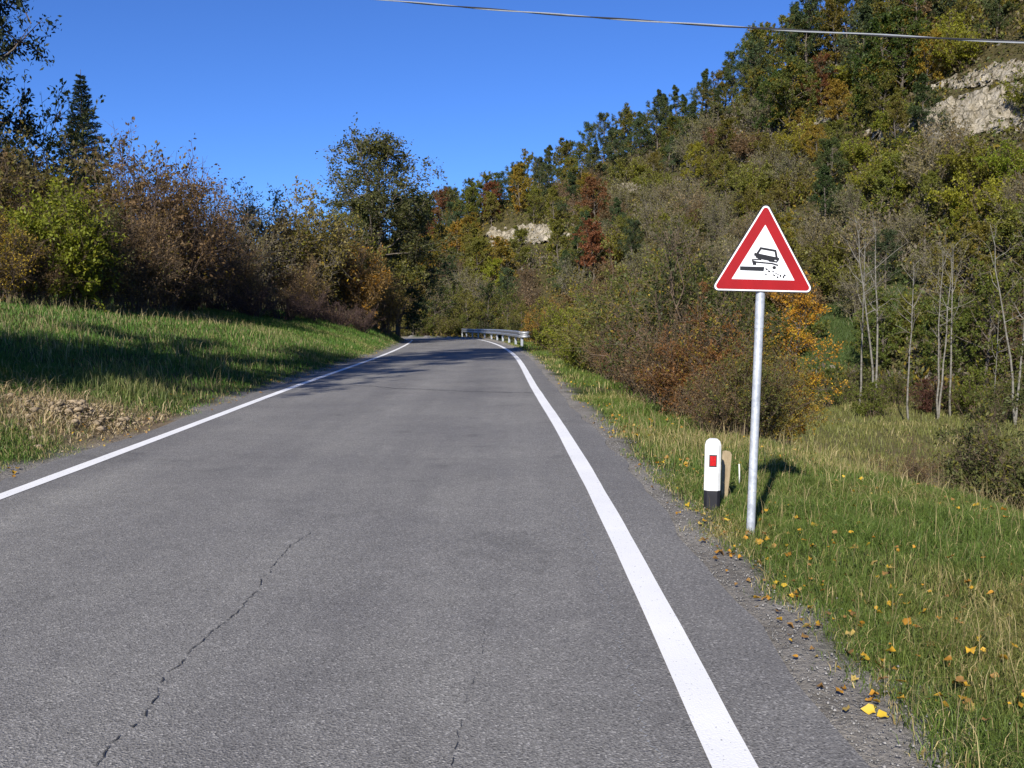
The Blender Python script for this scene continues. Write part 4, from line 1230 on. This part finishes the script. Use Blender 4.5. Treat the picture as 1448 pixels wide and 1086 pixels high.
# sharp outer triangle
side_h = (zap - ztop)
rO = side_h * .055
H = side_h + rO                                # sharp apex is r above the rounded one
half = H / math.sqrt(3)
xc = 0.004
tri = [(xc - half, ztop), (xc + half, ztop), (xc, ztop + H)]
FR = -.030                                      # the plate stands in front of the pole
def inset(d):
    t3 = math.sqrt(3)
    return [(xc - half + d * t3, ztop + d), (xc + half - d * t3, ztop + d), (xc, ztop + H - 2 * d)]
mb = MB(); mb.prism(rounded(tri, rO), FR - .004, FR); mb.prism(rounded(inset(.004), rO - .004), FR, FR + .012)
plate = mb.build('sign_plate', M['sign_black'], sign)  # black rim outside the white edge paints in the plate's shadow edge
mb = MB(); mb.prism(rounded(inset(.006), rO - .0045), FR - .0055, FR - .0041); mb.build('white_edge', M['sign_white'], plate)
mb = MB(); mb.prism(rounded(inset(side_h * .027), rO * .62), FR - .0070, FR - .0056); mb.build('red_border', M['sign_red'], plate)
mb = MB(); mb.prism(rounded(inset(side_h * .142), .0015), FR - .0085, FR - .0071); mb.build('white_field', M['sign_white'], plate)
pic = MB(); y0, y1 = FR - .0099, FR - .0086
def poly(pts, lev=0):
    q = [S(*p) for p in pts]
    A = sum(q[i - 1][0] * q[i][1] - q[i][0] * q[i - 1][1] for i in range(len(q)))
    if A < 0: q = q[::-1]
    pic.prism(q, y0 - lev * .0004, y1 - .00002 * lev)
_lev = [0]
def stroke(pts, w):
    w *= 1.5
    for a, b in zip(pts[:-1], pts[1:]):
        dx, dy = b[0] - a[0], b[1] - a[1]; l_ = math.hypot(dx, dy); nx_, ny_ = -dy / l_ * w / 2, dx / l_ * w / 2
        ex, ey = dx / l_ * w * .35, dy / l_ * w * .35
        _lev[0] += .11
        poly([(a[0] + nx_ - ex, a[1] + ny_ - ey), (b[0] + nx_ + ex, b[1] + ny_ + ey), (b[0] - nx_ + ex, b[1] - ny_ + ey), (a[0] - nx_ - ex, a[1] - ny_ - ey)], _lev[0])
def dot(cx, cy, rx, ry=None, a=.0):
    _lev[0] += .11; ry = ry or rx
    poly([(cx + rx * math.cos(t) * math.cos(a) - ry * math.sin(t) * math.sin(a), cy + rx * math.cos(t) * math.sin(a) + ry * math.sin(t) * math.cos(a)) for t in [k * math.pi / 4 + .2 for k in range(8)]], _lev[0])
stroke([(640, 642), (680, 578), (832, 606), (848, 684)], 15)
stroke([(622, 640), (862, 692)], 20)
stroke([(624, 640), (640, 668), (664, 676)], 14)
stroke([(664, 670), (812, 700)], 24)
stroke([(862, 692), (848, 722), (812, 716)], 10)
poly([(656, 672), (694, 680), (684, 704), (656, 698)], .9); poly([(766, 690), (812, 700), (810, 724), (762, 716)], .95)
stroke([(600, 728), (592, 696), (652, 694)], 8); stroke([(600, 712), (640, 722), (800, 738), (858, 756)], 10)
poly([(598, 722), (634, 728), (634, 752), (598, 750)], .97)
poly([(465, 763), (720, 772), (712, 816), (465, 804)], .98)
for a in [(822, 780, 20, 18), (742, 796, 16, 8, .6), (768, 818, 14, 9, .7), (736, 848, 9), (810, 822, 9), (842, 838, 9, 6), (822, 860, 16, 7, .6), (858, 880, 10), (862, 852, 10, 6, 1), (888, 866, 11), (932, 860, 12, 9), (919, 878, 10, 12)]:
    dot(*a)
pic.build('pictogram', M['sign_black'], plate)
mb = MB()
for dz in (.12, .34):
    mb.box((0, .0, ztop + dz), (.12, .07, .03)); mb.box((0, -.012, ztop + dz), (.22, .012, .034))
mb.build('clamp', M['alu'], sign, bevel=.002)

# ------------------------------------------------------------------ delineator post
dp = road_pt(1006, 722); dx_, dy_ = dp.x, dp.y; dz_ = gz(dx_, dy_)
dy_ *= (CAM_H - dz_) / CAM_H; dx_ = (1006 - CX) / F_PX * (dy_ * cp + (CAM_H - dz_) * sp); dz_ = gz(dx_, dy_)
post = empty('delineator_post', (dx_, dy_, dz_), (0, R(.6), R(-8)))
tag(post, 'white plastic delineator post with red reflector and black foot', 'delineator post')
hp_ = at(1008, 620, dy_).z - dz_; pw = 23 / F_PX * dy_
b1 = .285 * hp_
def ring_post(zs, w, d, ch=.3):
    # oblong section with chamfered corners
    c_ = min(w, d) * ch
    return [(-w / 2 + c_, -d / 2), (w / 2 - c_, -d / 2), (w / 2, -d / 2 + c_), (w / 2, d / 2 - c_), (w / 2 - c_, d / 2), (-w / 2 + c_, d / 2), (-w / 2, d / 2 - c_), (-w / 2, -d / 2 + c_)]
def lathe_sections(secs, mat, name, parent):
    mb = MB(); vs = []; k = 8
    for (z, w, d) in secs: vs += [(x, y, z) for x, y in ring_post(z, w, d)]
    fs = []
    for i in range(len(secs) - 1):
        for j in range(k): fs.append((i * k + j, i * k + (j + 1) % k, (i + 1) * k + (j + 1) % k, (i + 1) * k + j))
    fs.append(tuple(range(k - 1, -1, -1))); fs.append(tuple((len(secs) - 1) * k + j for j in range(k)))
    mb.add(vs, fs); return mb.build(name, mat, parent, bevel=.003)
body = lathe_sections([(b1, pw, .075), (hp_ * .91, pw * .99, .072), (hp_ * .965, pw * .85, .066), (hp_, pw * .46, .05)], M['post_white'], 'body', post)
lathe_sections([(-.15, pw * .985, .073), (b1 - .001, pw * .99, .0735)], M['post_black'], 'black_foot', post)
mb = MB(); zr_ = hp_ * .70; mb.box((0, -.0385, zr_), (pw * .47, .004, hp_ * .165)); rf = mb.build('reflector_frame', M['post_black'], body)
mb = MB(); mb.box((0, -.0412, zr_), (pw * .37, .003, hp_ * .135)); mb.build('reflector', M['reflector'], rf)

# wooden stake behind the delineator
sp_ = Vector(((1027 - CX) / F_PX * (dy_ + .35), dy_ + .35, 0)); sz_ = gz(sp_.x, sp_.y)
hs_ = at(1026, 637, sp_.y).z - sz_; ws = 14 / F_PX * sp_.y
stk = MB()
stk.prism([(-ws * .32, -.1), (ws * .20, -.1), (ws * .44, hs_ * .55), (ws * .5, hs_ * .93), (ws * .30, hs_ * .985), (-ws * .1, hs_), (-ws * .42, hs_ * .985), (-ws * .5, hs_ * .9), (-ws * .42, hs_ * .5)], -.014, .014)
o = stk.build('wooden_stake', M['wood'], None, bevel=.004); o.location = (sp_.x, sp_.y, sz_); o.rotation_euler = (0, R(2.5), R(6))
tag(o, 'flat weathered tan wooden stake right behind the delineator post', 'stake')
wp = Vector(((1048 - CX) / F_PX * 8.9, 8.9, 0)); wz = gz(wp.x, wp.y)
mb = MB(); h_ = at(1048, 657, 8.9).z - wz
mb.tube([(0, 0, -.05), (.004, 0, h_ * .5), (0, 0, h_)], [.005, .006, .007], 6); mb.tube([(0, 0, h_), (0, 0, h_ + .006)], [.0085, .004], 6)
o = mb.build('marker_peg', M['post_white'], None); o.location = (wp.x, wp.y, wz)
tag(o, 'thin white peg in the grass between stake and sign pole', 'peg')

# ------------------------------------------------------------------ guardrail
gp = [at(738, 480, 48), at(728, 480, 53), at(712, 480, 61), at(698, 480, 69), at(684, 480, 76), at(667, 480, 85)]
gp = [np.array((p.x, p.y)) for p in gp]
gcurve = catmull([gp[0] * 2 - gp[1]] + gp + [gp[-1] * 2 - gp[-2]] * 2, .5)
gcurve = np.vstack([gcurve, gp[-1]])
gr = empty('guardrail', (gcurve[0][0], gcurve[0][1], gz(*gcurve[0])))
tag(gr, 'galvanised steel guardrail on the outside of the bend', 'guardrail')
g0 = Vector(gr.location)
prof = [(0, .155), (.03, .150), (.062, .115), (.068, .085), (.03, .045), (.0, .015), (.0, -.015), (.03, -.045), (.068, -.085), (.062, -.115), (.03, -.150), (0, -.155)]
def gnorm(i):
    d = gcurve[min(i + 1, len(gcurve) - 1)] - gcurve[max(i - 1, 0)]; d = d / np.linalg.norm(d)
    return np.array((-d[1], d[0]))           # towards the road
def grz(i):
    p = gcurve[i]; s, k = road_coord([p[0]], [p[1]]); return float(RZ[k[0]]) + .60
mb = MB(); vs = []; fs = []; k = len(prof)
for i in range(len(gcurve)):
    nn = gnorm(i); z = grz(i)
    vs += [(gcurve[i][0] + nn[0] * (a + .06) - g0.x, gcurve[i][1] + nn[1] * (a + .06) - g0.y, z + b - g0.z) for a, b in prof]
for i in range(len(gcurve) - 1):
    for j in range(k - 1): fs.append((i * k + j, i * k + j + 1, (i + 1) * k + j + 1, (i + 1) * k + j))
mb.add(vs, fs); beam = mb.build('beam', M['rail'], gr, smooth=True)
md = beam.modifiers.new('solid', 'SOLIDIFY'); md.thickness = .012
for q in np.linspace(0.4, len(gcurve) - 1.4, 11):
    i = int(q); mb = MB(); z = grz(i); p = gcurve[i]; zb = gz(*p)
    mb.box((p[0] - g0.x, p[1] - g0.y, (z + .10 + zb - .3) / 2 - g0.z), (.12, .07, z + .10 - zb + .3))
    mb.build('post', M['rail'], gr, bevel=.004)
# rounded end piece turned back on itself
mb = MB(); vs = []; fs = []; nn = gnorm(0); d = gcurve[0] - gcurve[1]; d = d / np.linalg.norm(d); z = grz(0)
steps = 12; rad_ = .2
for i in range(steps + 1):
    a = math.pi * i / steps
    c0 = gcurve[0] + nn * (.06 - rad_)
    for pa, pb in prof:
        rr_ = rad_ + pa
        p = c0 + nn * rr_ * math.cos(a) + d * rr_ * math.sin(a) * 1.0
        vs.append((p[0] - g0.x, p[1] - g0.y, z + pb - g0.z))
for i in range(steps):
    for j in range(k - 1): fs.append((i * k + j, i * k + j + 1, (i + 1) * k + j + 1, (i + 1) * k + j))
mb.add(vs, fs); endp = mb.build('end_piece', M['alu'], gr, smooth=True)
md = endp.modifiers.new('solid', 'SOLIDIFY'); md.thickness = .012

# ------------------------------------------------------------------ overhead cable
cl = at(545, 0, 24); cr = at(1448, 60, 17)
dirv = (cr - cl); A_ = cl - dirv * 2.2; B_ = cr + dirv * 1.6
N = 700; strands = {0: MB(), 1: MB()}
cab = empty('overhead_cable', A_)
tag(cab, 'twisted overhead utility cable slanting across the sky', 'cable')
tot = (B_ - A_).length
def cpt(t):
    p = A_.lerp(B_, t); t0 = 2.2 / 4.8; t1 = 3.2 / 4.8
    sag = 12.0 * ((t - t0) * (t - t1)) * .55        # zero at both visible ends
    return p + Vector((0, 0, sag)) - A_
side = dirv.cross(Vector((0, 0, 1))).normalized(); upv = side.cross(dirv).normalized()
for sidx, ph in ((0, 0.0), (1, math.pi)):
    pts = []
    for i in range(N + 1):
        t = i / N; a = t * tot / 3.4 * 2 * math.pi + ph
        pts.append(cpt(t) + (side * math.cos(a) + upv * math.sin(a)) * .012)
    strands[sidx].tube(pts, .013, 6)
strands[0].build('highlight_strand', M['cable_light'], cab, smooth=True)  # pale strand colour paints in the cable's highlight
strands[1].build('dark_strand', M['cable_dark'], cab, smooth=True)  # dark strand colour paints in the cable's shaded side

# ------------------------------------------------------------------ light
SUN_AZ, SUN_EL = R(17), R(30)      # the sun stands behind the camera, to its left
w = bpy.data.worlds.new("World"); scene.world = w; w.use_nodes = True
nt = w.node_tree; bg = nt.nodes['Background']
sky = nt.nodes.new('ShaderNodeTexSky'); sky.sky_type = 'NISHITA'; sky.sun_disc = False
sky.sun_elevation = SUN_EL; sky.sun_rotation = math.pi + SUN_AZ
sky.air_density = 1.0; sky.dust_density = 0.0; sky.ozone_density = 5.0; sky.altitude = 2500
tint = nt.nodes.new('ShaderNodeMix'); tint.data_type = 'RGBA'; tint.blend_type = 'MULTIPLY'
tint.inputs[0].default_value = 1.0; tint.inputs[7].default_value = (.46, .67, 1.04, 1)
nt.links.new(sky.outputs[0], tint.inputs[6]); nt.links.new(tint.outputs[2], bg.inputs['Color'])
bg.inputs['Strength'].default_value = 0.071
sl = bpy.data.lights.new('Sun', 'SUN'); sl.energy = 3.6; sl.angle = R(.55); sl.color = (1, .945, .86)
so = bpy.data.objects.new('Sun', sl); COL.objects.link(so)
sd = Vector((-math.sin(SUN_AZ) * math.cos(SUN_EL), -math.cos(SUN_AZ) * math.cos(SUN_EL), math.sin(SUN_EL)))
so.rotation_euler = sd.to_track_quat('Z', 'Y').to_euler(); so.location = sd * 60

vs = scene.view_settings
vs.view_transform = 'Standard'; vs.look = 'None'; vs.gamma = 1.0; vs.use_curve_mapping = False
vs.exposure = 1.0
scene.cycles.max_bounces = 6; scene.cycles.diffuse_bounces = 3; scene.cycles.transmission_bounces = 3
scene.cycles.use_denoising = True
print('counts', n_tree, n_shrub, len(HILL))
